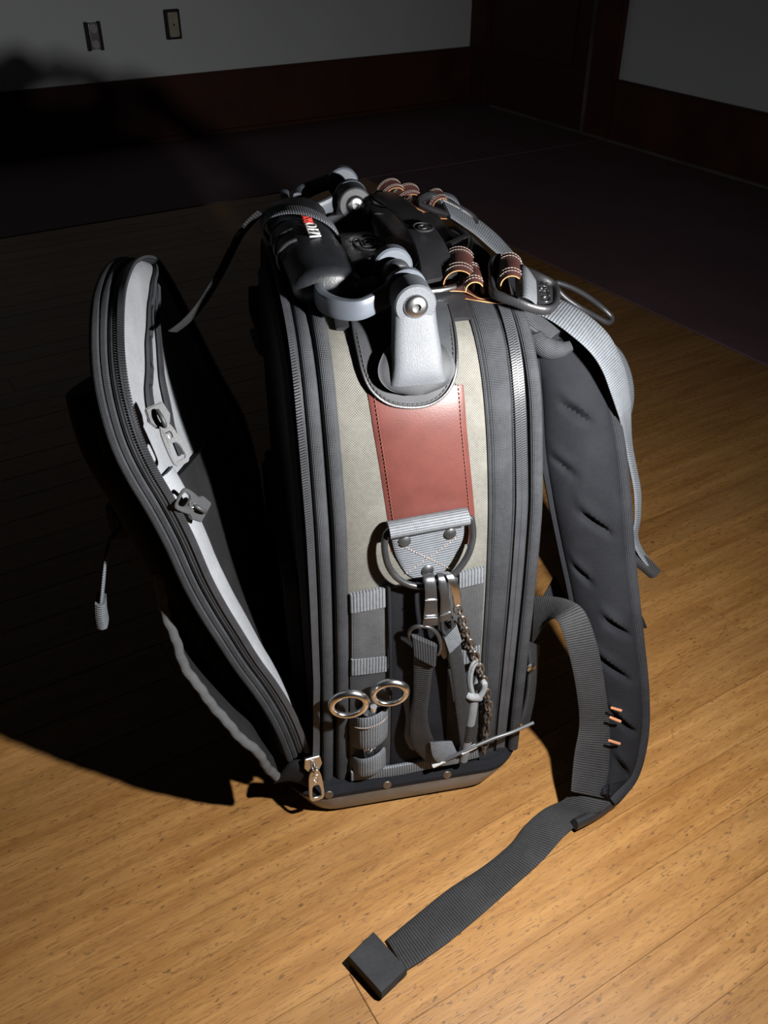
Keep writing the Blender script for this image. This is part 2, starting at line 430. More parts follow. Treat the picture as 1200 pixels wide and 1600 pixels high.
# ------------------------------------------------------------------ wall outlets
def outlet(x0, z0, wd, hg, label, kind):
    t = thing('wall_outlet', label, 'outlet', room @ V((x0, WQ, z0)), ROT, 'uncovered outlets on the back wall')
    if kind == 0:
        prism('box_rim', rrect(wd, hg, .003, 2), .006, M['thread'], t, (0, -.003, 0), bev=.0005)
        f = prism('receptacle', rrect(wd*.62, hg*.98, .004, 2), .012, M['silver'], t, (0, -.008, 0), bev=.001)
        for dz in (-.022, .022): prism('socket_face', circ(.011, 14, 0, 0, .013), .004, M['white'], f, (0, -.015, dz), bev=.0006)
        for dx in (-1, 1): prism('side_gap', rrect(wd*.24, hg*1.08, .002, 2), .006, M['thread'], t, (dx*wd*.44, -.006, 0), bev=.0004)
    else:
        prism('box_rim', rrect(wd, hg, .003, 2), .008, M['thread'], t, (0, -.004, 0), bev=.0005)
        f = prism('receptacle', rrect(wd*.62, hg*.82, .004, 2), .012, M['ivory'], t, (0, -.010, 0), bev=.001)
        lathe('screw', [(.0001, 0), (.003, 0), (.003, .0015), (.0001, .002)], (0, -.016, 0), (0, -1, 0), M['gun'], f, 10)
    return t
M['ivory'] = plain('ivory_plastic', (.55, .50, .40), .5)
outlet(.848, .326, .046, .075, 'left wall outlet with bright bare metal strap between two dark gaps', 0)
outlet(1.108, .343, .052, .086, 'right wall outlet with blank ivory face in a dark rectangular opening', 1)

# ------------------------------------------------------------------ the backpack: local axes x = depth (towards the shoulder straps), y = across its back, z up
YAW = R(11.5)
bag = thing('backpack', 'upright black and taupe tool backpack with open front flap standing on oak floor', 'backpack', (-.0737, .537, 0), YAW)
W = .295
NEAR = [(.002, .030), (-.002, .10), (-.004, .18), (-.004, .26), (0, .33), (.006, .38), (.014, .42), (.028, .447), (.05, .465), (.085, .474), (.12, .477)]
ARCH = [(b, z) for b, z in NEAR]+[(W/2, .4775)]+[(W-b, z) for b, z in NEAR[::-1]]
ARC = smooth([(0, b, z) for b, z in ARCH], 121)
def arch(f):
    i = min(max(f, 0), 1)*120; k = min(int(i), 119); p = ARC[k].lerp(ARC[k+1], i-k); T = ARC[k+1]-ARC[k]
    N = V((0, -T.z, T.y)).normalized()
    return p, N
def lerp_t(tab, z):
    if z <= tab[0][0]: return tab[0][1]
    for (z0, a0), (z1, a1) in zip(tab, tab[1:]):
        if z <= z1: return a0+(a1-a0)*(z-z0)/(z1-z0)
    return tab[-1][1]
EDGE = {'el': [(.03, .006), (.10, .0102), (.18, .0139), (.33, .0160), (.42, .0155), (.477, .0165)],
        'z1': [(.03, .0145), (.10, .017), (.18, .0199), (.26, .0217), (.33, .0224), (.477, .0226)],
        'p1': [(.03, .0275), (.10, .0294), (.18, .0311), (.33, .0333), (.42, .0315), (.477, .0315)],
        'tl': [(.03, .0415), (.10, .0431), (.18, .0449), (.26, .0465), (.33, .0475), (.42, .0455), (.477, .0455)],
        'tr': [(.03, .1685), (.10, .1635), (.18, .1602), (.26, .1585), (.33, .1567), (.38, .1542), (.42, .1512), (.477, .1475)],
        'b1': [(.03, .1827), (.10, .1796), (.18, .178), (.33, .1764), (.42, .1717), (.477, .1700)],
        'b2': [(.03, .195), (.10, .193), (.18, .1921), (.33, .1901), (.42, .1842), (.477, .1825)],
        'er': [(.03, .2085), (.10, .2053), (.18, .2025), (.33, .2007), (.42, .1952), (.477, .1885)]}
def on(e, f, off=0, da=0):
    p, N = arch(f); return V((lerp_t(EDGE[e], p.z)+da, p.y, p.z))+N*off
def mid2(e1, e2, f, t=.5, off=0): return on(e1, f, off).lerp(on(e2, f, off), t)
def line(fn, n=60, f0=0., f1=1.): return [fn(f0+(f1-f0)*i/(n-1)) for i in range(n)]
F0, F1 = .012, .988
# inner body: arch section between the zips
def body(name, a0, a1, inset, mat, n=60, pillow=0):
    vs = []; fs = []; uv = []
    st = [a0, a0+.004, a1-.004, a1]; ins = [inset+.004, inset, inset, inset+.004]
    for a, s_ in zip(st, ins):
        for i in range(n):
            p, N = arch(i/(n-1)); q_ = p-N*s_; vs.append(V((a, q_.y, q_.z))); uv.append((q_.y, q_.z+a))
    for j in range(3):
        for i in range(n):
            fs.append((j*n+i, j*n+(i+1) % n, (j+1)*n+(i+1) % n, (j+1)*n+i))
    fs += [tuple(range(n)), tuple(range(3*n, 4*n))]
    return mesh_obj(name, vs, fs, mat, bag, uv, 30)
mb = body('main_body', .024, .192, .006, M['dark'])
# tool panel inside the open front, with pockets
tp = body('tool_panel', .010, .0235, .016, M['dark'])
for k, (y0, y1, z0, z1) in enumerate(((.03, .10, .06, .26), (.11, .18, .06, .30), (.19, .26, .06, .24))):
    prism('tool_pocket', rrect(y1-y0, z1-z0, .01, 3), .012, M['dark'], tp, (.004, (y0+y1)/2, (z0+z1)/2), (0, 1, 0), (0, 0, 1), .002)

# --- side gusset, left to right as the photograph shows it
zt = slab('front_zipper', line(lambda f: on('el', f, .004)), line(lambda f: on('z1', f, -.001)), .0016, M['webblacku'], bag, n=90, nw=4)
teeth('zipper_teeth', line(lambda f: on('el', f, .0052, .0012)), lambda s, p: V((1, 0, 0)), M['zipcoil'], zt, .0021, .0048, .0020)
teeth('zipper_coil_edge', line(lambda f: on('el', f, .0046, .0042)), lambda s, p: V((1, 0, 0)), M['zipcoil'], zt, .0014, .0012, .0012)
def roll(name, e1, e2, t, r, ry, off, mat):
    pts = line(lambda f: mid2(e1, e2, f, t, off), 70, F0, F1)
    Lp = [p.copy() for p in pts]; Rp = [p.copy() for p in pts]
    for p, q_ in zip(Lp, Rp): p.x -= r; q_.x += r
    return slab(name, Lp, Rp, ry*2, mat, bag, n=110, nw=8, p=2.3)
roll('gusset_pleat', 'z1', 'p1', .47, .0051, .0045, .0005, M['cordura'])
roll('gusset_pleat', 'p1', 'tl', .50, .0056, .0058, .001, M['cordura'])
slab('taupe_gusset', line(lambda f: on('tl', f, 0, -.002), 60, F0, F1), line(lambda f: on('tr', f, 0, .002), 60, F0, F1), .003, M['taupe'], bag, n=110, nw=10, bulge=.0035)
bp_ = [on('tr', f, .0012, .0028) for f in [F0+(F1-F0)*i/69 for i in range(70)]]
tube('binding_cord', bp_, .0024, M['cordura'], bag, n=110, m=8)
slab('zipper_band', line(lambda f: on('tr', f, 0, .0045), 60, F0, F1), line(lambda f: on('b1', f, 0, .001), 60, F0, F1), .005, M['cordura'], bag, n=110, nw=8, bulge=.001, p=4)
zr = slab('rear_zipper', line(lambda f: on('b1', f, .0), 60, F0, F1), line(lambda f: on('b2', f, .0, .0), 60, F0, F1), .004, M['webblacku'], bag, n=110, nw=6, bulge=.0018)
for s_ in (.34, .66):
    teeth('zipper_coil', line(lambda f: mid2('b1', 'b2', f, s_, .0042), 60, .018, .982), lambda s, p: V((1, 0, 0)), M['zipcoil'], zr, .0019, .0046, .0016)
roll('rear_piping', 'b2', 'er', .58, .0052, .0055, .0005, M['cordura'])
bk = slab('back_panel', line(lambda f: on('er', f, -.006, -.004), 50, F0, F1)[:25], line(lambda f: on('er', f, -.006, -.004), 50, F0, F1)[::-1][:25], .014, M['fabric'], bag, n=60, nw=12, toward=(1, 0, 0), bulge=.006)

# --- leather strip, moulded plates, posts
def off_arch(f, a, off):
    p, N = arch(f); return V((a, p.y, p.z))+N*off
def f_of_z(z):
    for i in range(60):
        p, _ = arch(i/120)
        if p.z >= z: return i/120
    return .5
fz0, fz1 = f_of_z(.303), f_of_z(.43)
LS = [(.285, .0805, .1475), (.33, .0775, .1455), (.38, .0720, .1400), (.405, .069, .1375), (.435, .066, .136)]
def lsx(z, k):
    return lerp_t([(r_[0], r_[k]) for r_ in LS], z)
fl = [fz0+(fz1-fz0)*i/19 for i in range(20)]
leather = slab('leather_strip', [off_arch(f, lsx(arch(f)[0].z, 1), .0042) for f in fl], [off_arch(f, lsx(arch(f)[0].z, 2), .0042) for f in fl], .0022, M['leather'], bag, n=40, nw=10, bulge=.0022)
for k, da in ((1, .0042), (2, -.0042)):
    stitch('stitching', [off_arch(f, lsx(arch(f)[0].z, k)+da, .0066) for f in fl], M['redthread'], leather, .0030, .00025)

# plate: U-shaped moulded leather pad at each side, joined across the top
PLT = [(0.0960, 0.0083, 0.4221), (0.1106, 0.0087, 0.4229), (0.1228, 0.0111, 0.4296), (0.1304, 0.0168, 0.4412), (0.1335, 0.0272, 0.4550), (0.1347, 0.0425, 0.4680), (0.1353, 0.0603, 0.4753)]
PLL = [(0.0955, 0.0083, 0.4222), (0.0800, 0.0099, 0.4261), (0.0688, 0.0138, 0.4354), (0.0637, 0.0202, 0.4467), (0.0619, 0.0315, 0.4597), (0.0615, 0.0464, 0.4702), (0.0630, 0.0679, 0.4767)]
def plate(name, Lp, Rp, mir):
    def mm(p): return V((p[0], W-p[1], p[2])) if mir else V(p)
    o = slab(name, [mm(p) for p in Lp], [mm(p) for p in Rp], .0045, M['padplastic'], bag, n=44, nw=14, p=6, toward=(0, 1 if mir else -1, .3))
    edge = [V(p) for p in Lp][::-1]+[V(p) for p in Rp][1:]
    cen = sum(edge, V((0, 0, 0)))/len(edge)
    e2 = [mm(p.lerp(cen, .035)+V((0, -.0045, .001))) for p in edge]
    tube('plate_rim', [mm(p.lerp(cen, .008)+V((0, -.0025, .0006))) for p in edge], .0012, M['blackplastic'], o, 60, 6)
    stitch('stitching', [mm(p.lerp(cen, .075)+V((0, -.0030, .0010))) for p in edge], M['thread'], o, .0034, .0005, (0, 1 if mir else -1, .2))
    return o
pn = plate('side_plate', PLL, PLT, False)
plate('side_plate', PLL, PLT, True)
# black top plate running between the two posts
ft = [.40+.2*i/15 for i in range(16)]
ftop = [f_of_z(.462)+(1-2*f_of_z(.462))*i/29 for i in range(30)]
tpz = slab('top_plate', [off_arch(f, .050, .005) for f in ftop], [off_arch(f, .150, .005) for f in ftop], .004, M['blackplastic'], bag, n=50, nw=10, p=7, toward=(0, 0, 1))
em = V((.0985, .178, .4845))
tube('emblem_ring', [em+V((.0125*math.cos(a*math.pi/10), .0185*math.sin(a*math.pi/10), 0)) for a in range(20)], .0009, M['padplastic'], tpz, 40, 6, True)
emp = [(-.006, -.009), (.006, -.009), (.006, .009), (-.006, .009)]
tube('emblem_frame', [em+V((x, y, 0)) for x, y in rrect(.012, .018, .002, 2)], .0008, M['padplastic'], tpz, 40, 6, True)
tube('emblem_mark', [em+V((.003, -.004, 0)), em+V((-.003, -.004, 0)), em+V((-.003, .004, 0)), em+V((.001, .004, 0)), em+V((.001, 0, 0))], .0007, M['padplastic'], tpz, 24, 6)

def bolt_(c_, a_, par):
    return lathe('bolt', [(.0001, -.001), (.0085, -.001), (.0086, .0006), (.0078, .0022), (.0058, .0033), (.0030, .0036), (.0028, .0016), (.0001, .0014)], c_, a_, M['silver'], par, 24)
NY = V((0, -1, 0))
def near_post():
    st = [(.4435, .0205, .0010), (.449, .0190, .0008), (.456, .0178, .0024), (.464, .0172, .0055), (.474, .0160, .0100), (.485, .0150, .0138), (.495, .0146, .0165)]
    o = slab('handle_post', [V((.1005-w_, b+.0085, z)) for z, w_, b in st], [V((.1005+w_, b+.0085, z)) for z, w_, b in st], .017, M['greyplastic'], bag, n=30, nw=12, p=4.5, toward=(0, -1, 0))
    slab('post_foot', [V((.092, .030, .4665)), V((.080, .019, .4625)), V((.0735, .0120, .454)), V((.074, .0075, .4455)), V((.081, .0048, .4385)), V((.093, .0040, .4345))], [V((.109, .030, .4665)), V((.121, .019, .4625)), V((.1275, .0120, .454)), V((.127, .0075, .4455)), V((.120, .0048, .4385)), V((.108, .0040, .4345))], .0075, M['padplastic'], o, n=30, nw=14, p=2.0)
    pc = V((.1, .0165, .495))
    lathe('pivot_boss', [(.0001, -.021), (.0135, -.021), (.0146, -.0195), (.0146, .0005), (.0135, .002), (.0001, .0022)], pc, NY, M['greyplastic'], o, 32)
    bolt_(pc+NY*.002, NY, o)
    pin = V((.1, .074, .495))
    lathe('inner_lug', [(.0001, -.006), (.0095, -.006), (.0105, -.0045), (.0105, .0045), (.0095, .006), (.0001, .006)], pin, NY, M['lug'], o, 32)
    prism('lug_web', [(-.014, -.018), (.014, -.018), (.0095, .0), (-.0095, .0)], .010, M['lug'], o, pin, bev=.002)
def far_post():
    pc = V((.1, .249, .495)); st = [(.4765, .0300, .008), (.4785, .0235, .004), (.483, .0172, .001), (.489, .0150, .0), (.495, .0146, .0)]
    o = slab('handle_post', [V((.1-w_, pc.y+.011-b, z)) for z, w_, b in st], [V((.1+w_, pc.y+.011-b, z)) for z, w_, b in st], .022, M['lug'], bag, n=24, nw=12, p=4.5, toward=(0, -1, 0))
    lathe('pivot_boss', [(.0001, -.0225), (.0135, -.0225), (.0146, -.021), (.0146, .0), (.0135, .0015), (.0001, .0016)], pc, NY, M['lug'], o, 32)
    bolt_(pc+NY*.0015, NY, o)
    # casting that carries it on the far side
    stf = [(.446, .0235, .0), (.456, .0188, .002), (.474, .0160, .010), (.490, .0150, .0150)]
    slab('far_casting', [V((.1005-w_, W-b-.0085, z)) for z, w_, b in stf], [V((.1005+w_, W-b-.0085, z)) for z, w_, b in stf], .017, M['greyplastic'], o, n=20, nw=10, p=4.5, toward=(0, 1, 0))
near_post(); far_post()

# --- carrying handle: two forked arms and a rubber grip
handle = None
def bar(name, pts, hh, tt, mat, par):
    P_ = smooth(pts, 40); up = V((0, 0, hh/2))
    return slab(name, [p-up for p in P_], [p+up for p in P_], tt, mat, par, n=40, nw=8, p=5, pair=False)
GA, GB = V((.050, .100, .493)), V((.050, .232, .500))
grip_pts = [V((.050, .072, .486)), V((.0495, .092, .489)), V((.046, .125, .494)), V((.043, .16, .496)), V((.043, .20, .495)), V((.045, .228, .492)), V((.047, .248, .489))]
def grip_taper(s):
    e = min(s, 1-s)
    base = 1.0-.10*math.sin(math.pi*s)
    return base*(1-(1-min(1, e/.05))**2*.30)
grip = tube('handle_grip', grip_pts, .0265, M['rubber'], bag, 60, 28, ry=.0165, up=(0, 0, 1), taper=grip_taper)
for k in range(3):
    y = .125+.024*k
    tube('finger_ridge', [V((.034, y, .5085)), V((.026, y, .5055)), V((.0195, y, .498)), V((.0200, y, .488)), V((.028, y, .4815))], .0014, M['rubber'], grip, 16, 8, ry=.0016)
DB = .226
def arm(db):
    def mm(p): return V((p[0], p[1]+db, p[2]))
    o1 = [(.100, .0460, .496), (.088, .0420, .494), (.076, .038, .490), (.064, .036, .487), (.052, .043, .486), (.044, .055, .486), (.042, .066, .487), (.044, .080, .488)]
    o2 = [(.100, .0920, .498), (.091, .0950, .497), (.080, .0985, .493), (.070, .100, .489), (.062, .096, .487), (.057, .087, .486), (.055, .074, .486)]
    a = bar('handle_arm', [mm(p) for p in o1], .0150, .0080, M['armgrey'], bag)
    bar('inner_bar', [mm(p) for p in o2], .0150, .0080, M['armgrey'], a)
    for c_, nm, dd in ((.0460, 'outer_eye', .0085), (.0920, 'inner_eye', .0110)):
        lathe(nm, [(.0001, -dd/2), (.0132, -dd/2), (.0148, -dd/2+.0014), (.0148, dd/2-.0014), (.0132, dd/2), (.0001, dd/2)], mm((.1, c_, .4955)), (0, 1, 0), M['armgrey'], a, 28)
    lathe('pivot_pin', [(.0001, 0), (.0045, 0), (.0045, .075), (.0001, .075)], mm((.1, .026, .495)), (0, 1, 0), M['gun'], a, 12)
    return a
arm(0); arm(DB)
text('lettering', 'VETO', .0135, (.0485, .139, .5103), (0, 1, 0), (-.98, 0, .12), M['white'], grip, .0006)
text('lettering', 'PRO', .0115, (.0475, .166, .5110), (0, 1, 0), (-.98, 0, .12), M['red'], grip, .0006)

# tether strap looped over the grip and running down to the flap
def ring_at(db, n=25):
    out = []
    for i in range(n):
        a = 2*math.pi*i/(n-1); x = .0285*math.cos(a)
        out.append(V((.0425+x, .184-x*.75+db, .4945+.0185*math.sin(a))))
    return out
teth = slab('tether_strap', ring_at(-.012), ring_at(.012), .0026, M['webgrey'], bag, n=48, nw=6)
TS = [(0.0139, 0.2000, 0.5076), (0.0055, 0.1980, 0.5020), (-0.0070, 0.1900, 0.4913), (-0.0239, 0.1750, 0.4696), (-0.0402, 0.1550, 0.4544), (-0.0540, 0.1300, 0.4498), (-0.0654, 0.1100, 0.4499)]
tt = slab('tether_tail', [V(p)-V((.003, .008, -.004)) for p in TS], [V(p)+V((.003, .008, -.004)) for p in TS], .0024, M['webblack'], teth, n=30, nw=4, toward=(0, 0, 1))

# --- arched hanger plate across the top with wire rings and leather tabs
HLp = [(0.1173, 0.0730, 0.4875), (0.1211, 0.0959, 0.4940), (0.1239, 0.1318, 0.5000), (0.1231, 0.1778, 0.5035), (0.1182, 0.2165, 0.5040), (0.1143, 0.2547, 0.5000)]
HRp = [(0.1489, 0.0837, 0.4875), (0.1489, 0.1073, 0.4940), (0.1479, 0.1316, 0.5000), (0.1455, 0.1681, 0.5035), (0.1405, 0.2120, 0.5040), (0.1356, 0.2624, 0.5000)]
hp = slab('hanger_plate', HLp, HRp, .0035, M['blackplastic'], bag, n=36, nw=8, p=7, toward=(0, 0, 1))
slab('hanger_foot', [V((.108, .19, .481)), V((.112, .24, .484)), V((.116, .29, .482)), V((.118, .312, .474))], [V((.175, .19, .478)), V((.176, .24, .480)), V((.176, .29, .478)), V((.172, .312, .470))], .004, M['blackplastic'], hp, n=20, nw=8, p=7, toward=(0, 0, 1))
ov = V([(0.1354, 0.1422, 0.5060)][0])
tube('emblem_ring', [ov+V((.0075*math.cos(a*math.pi/8), .0105*math.sin(a*math.pi/8), 0)) for a in range(16)], .0008, M['padplastic'], hp, 32, 6, True)
tube('emblem_mark', [ov+V((x, y, 0)) for x, y in rrect(.006, .008, .002, 2)], .0008, M['silver'], hp, 20, 6, True)
RG = [(0.1094, 0.0736, 0.4830), (0.1275, 0.0687, 0.4830), (0.1467, 0.0750, 0.4830), (0.1522, 0.0845, 0.4840), (0.1644, 0.1155, 0.4850), (0.1821, 0.1645, 0.4860), (0.1788, 0.1687, 0.4870), (0.1582, 0.1489, 0.4880), (0.1393, 0.1327, 0.4880), (0.1195, 0.1006, 0.4860)]
tube('wire_ring', RG, .0023, M['silver'], hp, 60, 8, True)
RG2 = [(0.1152, 0.2533, 0.4970), (0.1304, 0.2828, 0.4970), (0.1455, 0.2919, 0.4960), (0.1524, 0.2633, 0.4960), (0.1416, 0.2362, 0.4970), (0.1240, 0.2287, 0.4980)]
tube('wire_ring', RG2, .0022, M['silver'], hp, 40, 8, True)

def tab(c0, c1, r, a0, a1, par, name='leather_tab', th=.0028, ax=(1, 0, 0)):
    """half roll of leather: axis from c0 to c1, red brown face, raw tan cut edge"""
    c0, c1 = V(c0), V(c1); A = (c1-c0).normalized(); X = V(ax); X = (X-A*X.dot(A)).normalized(); Y = X.cross(A)
    if Y.z < 0: Y = -Y
    Lp = []; Rp = []
    for i in range(13):
        an = R(a0+(a1-a0)*i/12); d = (X*math.cos(an)+Y*math.sin(an))*r
        Lp.append(c0+d); Rp.append(c1+d)
    o = slab(name, Lp, Rp, th, None, par, n=22, nw=5, p=8, toward=Y+X*.01, mats=[M['oldleather'], M['cutleather']])
    for s in (.12, .24, .76, .88):
        stitch('stitching', [p.lerp(q_, s)+(p-c0)*(.16 if r > .009 else .25) for p, q_ in zip(Lp, Rp)], M['palethread'], o, .0021, .00018, Y, .42)
    return o
ta = [(0.1382, 0.0729, 0.4835), (0.1521, 0.1252, 0.4835), (0.1576, 0.0587, 0.4835), (0.1661, 0.0995, 0.4835), (0.1726, 0.0480, 0.4855), (0.1857, 0.0955, 0.4855)]
tab(V(ta[0])+V((.0085, 0, 0)), V(ta[1])+V((.0085, 0, 0)), .0115, 190, -25, bag)
tab(V(ta[2])+V((-.003, 0, .001)), V(ta[3])+V((-.003, 0, .001)), .0065, 185, -20, bag)
tab(V(ta[4])+V((.006, 0, .0045)), V(ta[5])+V((.006, 0, .0045)), .0078, 200, -20, bag)
LB0 = [(0.1373, 0.0720, 0.4770), (0.1486, 0.0697, 0.4750), (0.1585, 0.0601, 0.4760), (0.1711, 0.0576, 0.4740), (0.1787, 0.0511, 0.4760)]
LB1 = [(0.1468, 0.1156, 0.4770), (0.1593, 0.1157, 0.4750), (0.1688, 0.1055, 0.4760), (0.1824, 0.1053, 0.4740), (0.1887, 0.0931, 0.4760)]
slab('leather_backing', LB0, LB1, .003, None, bag, n=24, nw=5, p=8, toward=(0, 0, 1), mats=[M['oldleather'], M['cutleather']])
LB2 = [V(p)+V((.002, -.0005, .0035+.002*math.sin(i*2.4))) for i, p in enumerate(LB0)]; LB3 = [V(p)+V((.002, 0, .0035+.002*math.sin(i*2.4))) for i, p in enumerate(LB1)]
slab('leather_backing', LB2, LB3, .0024, None, bag, n=24, nw=5, p=8, toward=(0, 0, 1), mats=[M['oldleather'], M['cutleather']])
# plastic ladder buckle
TG = [(0.1650, 0.0456, 0.4870), (0.1712, 0.0724, 0.4890), (0.1773, 0.0916, 0.4920), (0.1851, 0.0985, 0.4920), (0.1948, 0.0811, 0.4900), (0.2072, 0.0652, 0.4870), (0.2157, 0.0584, 0.4820), (0.2091, 0.0373, 0.4800), (0.1997, 0.0248, 0.4800), (0.1884, 0.0246, 0.4820), (0.1758, 0.0302, 0.4860)]
buck = tube('strap_buckle', TG, .0028, M['blackplastic'], bag, 60, 10, True, ry=.0042)
BL = [(0.1919, 0.0275, 0.4815), (0.2018, 0.0255, 0.4805)]; BR = [(0.2006, 0.0639, 0.4880), (0.2129, 0.0564, 0.4830)]
pl_ = slab('buckle_plate', BL, BR, .004, M['blackplastic'], buck, n=8, nw=6, p=6, toward=(0, 0, 1))
bc = (V(BL[0])+V(BL[1])+V(BR[0])+V(BR[1]))/4
by = (V(BL[0])-V(BR[0])).normalized()
text('lettering', 'VETO', .0105, bc+V((0, 0, .0026)), by, V((1, 0, 0)), M['silver'], pl_)
WB = [(0.1819, 0.0251, 0.4880), (0.1768, 0.0208, 0.4920), (0.1763, 0.0158, 0.4940), (0.1830, 0.0152, 0.4900)]
slab('grey_loop', [(0.1792, 0.0357, 0.4840), (0.1750, 0.0198, 0.4930), (0.1780, 0.0129, 0.4950), (0.1875, 0.0194, 0.4870)], [(0.1976, 0.0945, 0.4860), (0.1936, 0.0784, 0.4940), (0.1959, 0.0682, 0.4960), (0.2010, 0.0611, 0.4890)], .002, M['webgreyu'], buck, n=18, nw=6, toward=(0, 0, 1))

# grey load-lifter webbing: down from the buckle, one loop and one hanging tail
SA = [(0.1983, 0.0580, 0.4656), (0.2096, 0.0440, 0.4634), (0.2250, 0.0340, 0.4532), (0.2392, 0.0300, 0.4403), (0.2507, 0.0300, 0.4244), (0.2616, 0.0320, 0.4032), (0.2735, 0.0360, 0.3799)]
SB = [(0.2254, 0.0900, 0.4630), (0.2347, 0.0780, 0.4617), (0.2499, 0.0660, 0.4539), (0.2642, 0.0580, 0.4412), (0.2747, 0.0540, 0.4242), (0.2846, 0.0540, 0.4038), (0.2930, 0.0560, 0.3787)]
slab('load_lifter_strap', SA, SB, .0024, M['webgrey'], bag, n=40, nw=6, toward=(0, -.3, 1))
SC = [(0.2725, 0.0360, 0.3829), (0.2880, 0.0460, 0.3487), (0.2964, 0.0450, 0.3231), (0.3046, 0.0440, 0.2966), (0.3097, 0.0430, 0.2679), (0.3099, 0.0420, 0.2503), (0.3171, 0.0400, 0.2319), (0.3307, 0.0380, 0.2135)]
SD = [(0.2923, 0.0560, 0.3800), (0.3056, 0.0660, 0.3349), (0.3127, 0.0630, 0.3099), (0.3201, 0.0600, 0.2839), (0.3236, 0.0580, 0.2553), (0.3245, 0.0580, 0.2364), (0.3330, 0.0560, 0.2187), (0.3469, 0.0540, 0.2014)]
tl_ = slab('strap_tail', SC, SD, .0024, M['webgrey'], bag, n=40, nw=6, toward=(0, -1, .1))
SE = [(0.3066, 0.0400, 0.2277), (0.3213, 0.0380, 0.2165), (0.3355, 0.0360, 0.2030)]; SF = [(0.3164, 0.0500, 0.2259), (0.3304, 0.0500, 0.2177), (0.3456, 0.0460, 0.2017)]
slab('tail_end_fold', SE, SF, .008, M['webblack'], tl_, n=8, nw=6, toward=(0, -1, .1))
LA = [(0.2846, 0.1000, 0.4176), (0.3033, 0.1050, 0.3996), (0.3167, 0.1080, 0.3770), (0.3230, 0.1080, 0.3544), (0.3206, 0.1040, 0.3361), (0.3100, 0.0950, 0.3319)]
LB = [(0.2653, 0.0750, 0.4315), (0.2813, 0.0780, 0.4142), (0.2937, 0.0800, 0.3912), (0.3007, 0.0800, 0.3701), (0.2995, 0.0780, 0.3540), (0.2901, 0.0700, 0.3508)]
slab('load_lifter_loop', LA, LB, .0022, M['webgrey'], bag, n=30, nw=6, toward=(-1, -1, 0))
RB = [(0.2577, 0.1600, 0.4446), (0.2722, 0.1600, 0.4400), (0.2889, 0.1600, 0.4306), (0.3050, 0.1600, 0.4186), (0.3138, 0.1550, 0.4103), (0.3084, 0.1500, 0.4080), (0.2953, 0.1500, 0.4151), (0.2791, 0.1500, 0.4248), (0.2652, 0.1550, 0.4344)]
tube('strap_slider', RB, .0026, M['blackplastic'], bag, 50, 8, True)

# far shoulder strap hardware (same kit on the other side)
FA = [(0.1836, 0.2350, 0.4825), (0.1937, 0.2320, 0.4760), (0.2056, 0.2300, 0.4678), (0.2196, 0.2280, 0.4558), (0.2352, 0.2260, 0.4423), (0.2501, 0.2200, 0.4264), (0.2653, 0.2100, 0.4079)]
FB = [(0.1820, 0.2620, 0.4907), (0.2000, 0.2600, 0.4821), (0.2197, 0.2580, 0.4698), (0.2362, 0.2560, 0.4563), (0.2507, 0.2540, 0.4413), (0.2648, 0.2500, 0.4255), (0.2810, 0.2400, 0.4090)]
slab('load_lifter_strap', FA, FB, .0026, M['webgrey'], bag, n=40, nw=6, toward=(0, -.3, 1))
FC = [(0.1803, 0.2550, 0.4894), (0.1857, 0.2580, 0.4939), (0.1962, 0.2580, 0.4876), (0.1990, 0.2520, 0.4811)]; FD = [(0.1792, 0.2700, 0.4909), (0.1845, 0.2720, 0.4946), (0.1956, 0.2720, 0.4906), (0.2002, 0.2700, 0.4839)]
slab('grey_loop', FC, FD, .0022, M['webgrey'], bag, n=16, nw=5, toward=(0, -.3, 1))
tube('strap_buckle', [(0.1582, 0.2500, 0.4932), (0.1706, 0.2600, 0.4953), (0.1877, 0.2600, 0.4875), (0.2062, 0.2550, 0.4774), (0.2111, 0.2500, 0.4716), (0.2012, 0.2450, 0.4715), (0.1839, 0.2450, 0.4818), (0.1671, 0.2450, 0.4885)], .0028, M['blackplastic'], bag, 40, 8, True, ry=.004)
fa = [(0.1379, 0.2620, 0.4944), (0.1347, 0.2750, 0.4989), (0.1522, 0.2620, 0.4878), (0.1503, 0.2750, 0.4940), (0.1800, 0.2580, 0.4862), (0.1761, 0.2720, 0.4905)]
tab(V(fa[0]), V(fa[1]), .0105, 195, -15, bag)
tab(V(fa[2]), V(fa[3]), .0115, 195, -15, bag)
tab(V(fa[4]), V(fa[5]), .0078, 200, -10, bag)
slab('leather_backing', [(0.1513, 0.2580, 0.4891), (0.1626, 0.2550, 0.4835), (0.1734, 0.2500, 0.4786), (0.1837, 0.2480, 0.4774)], [(0.1624, 0.2750, 0.4881), (0.1739, 0.2720, 0.4837), (0.1840, 0.2680, 0.4796), (0.1945, 0.2660, 0.4784)], .0026, None, bag, n=16, nw=4, p=8, toward=(0, 0, 1), mats=[M['oldleather'], M['cutleather']])

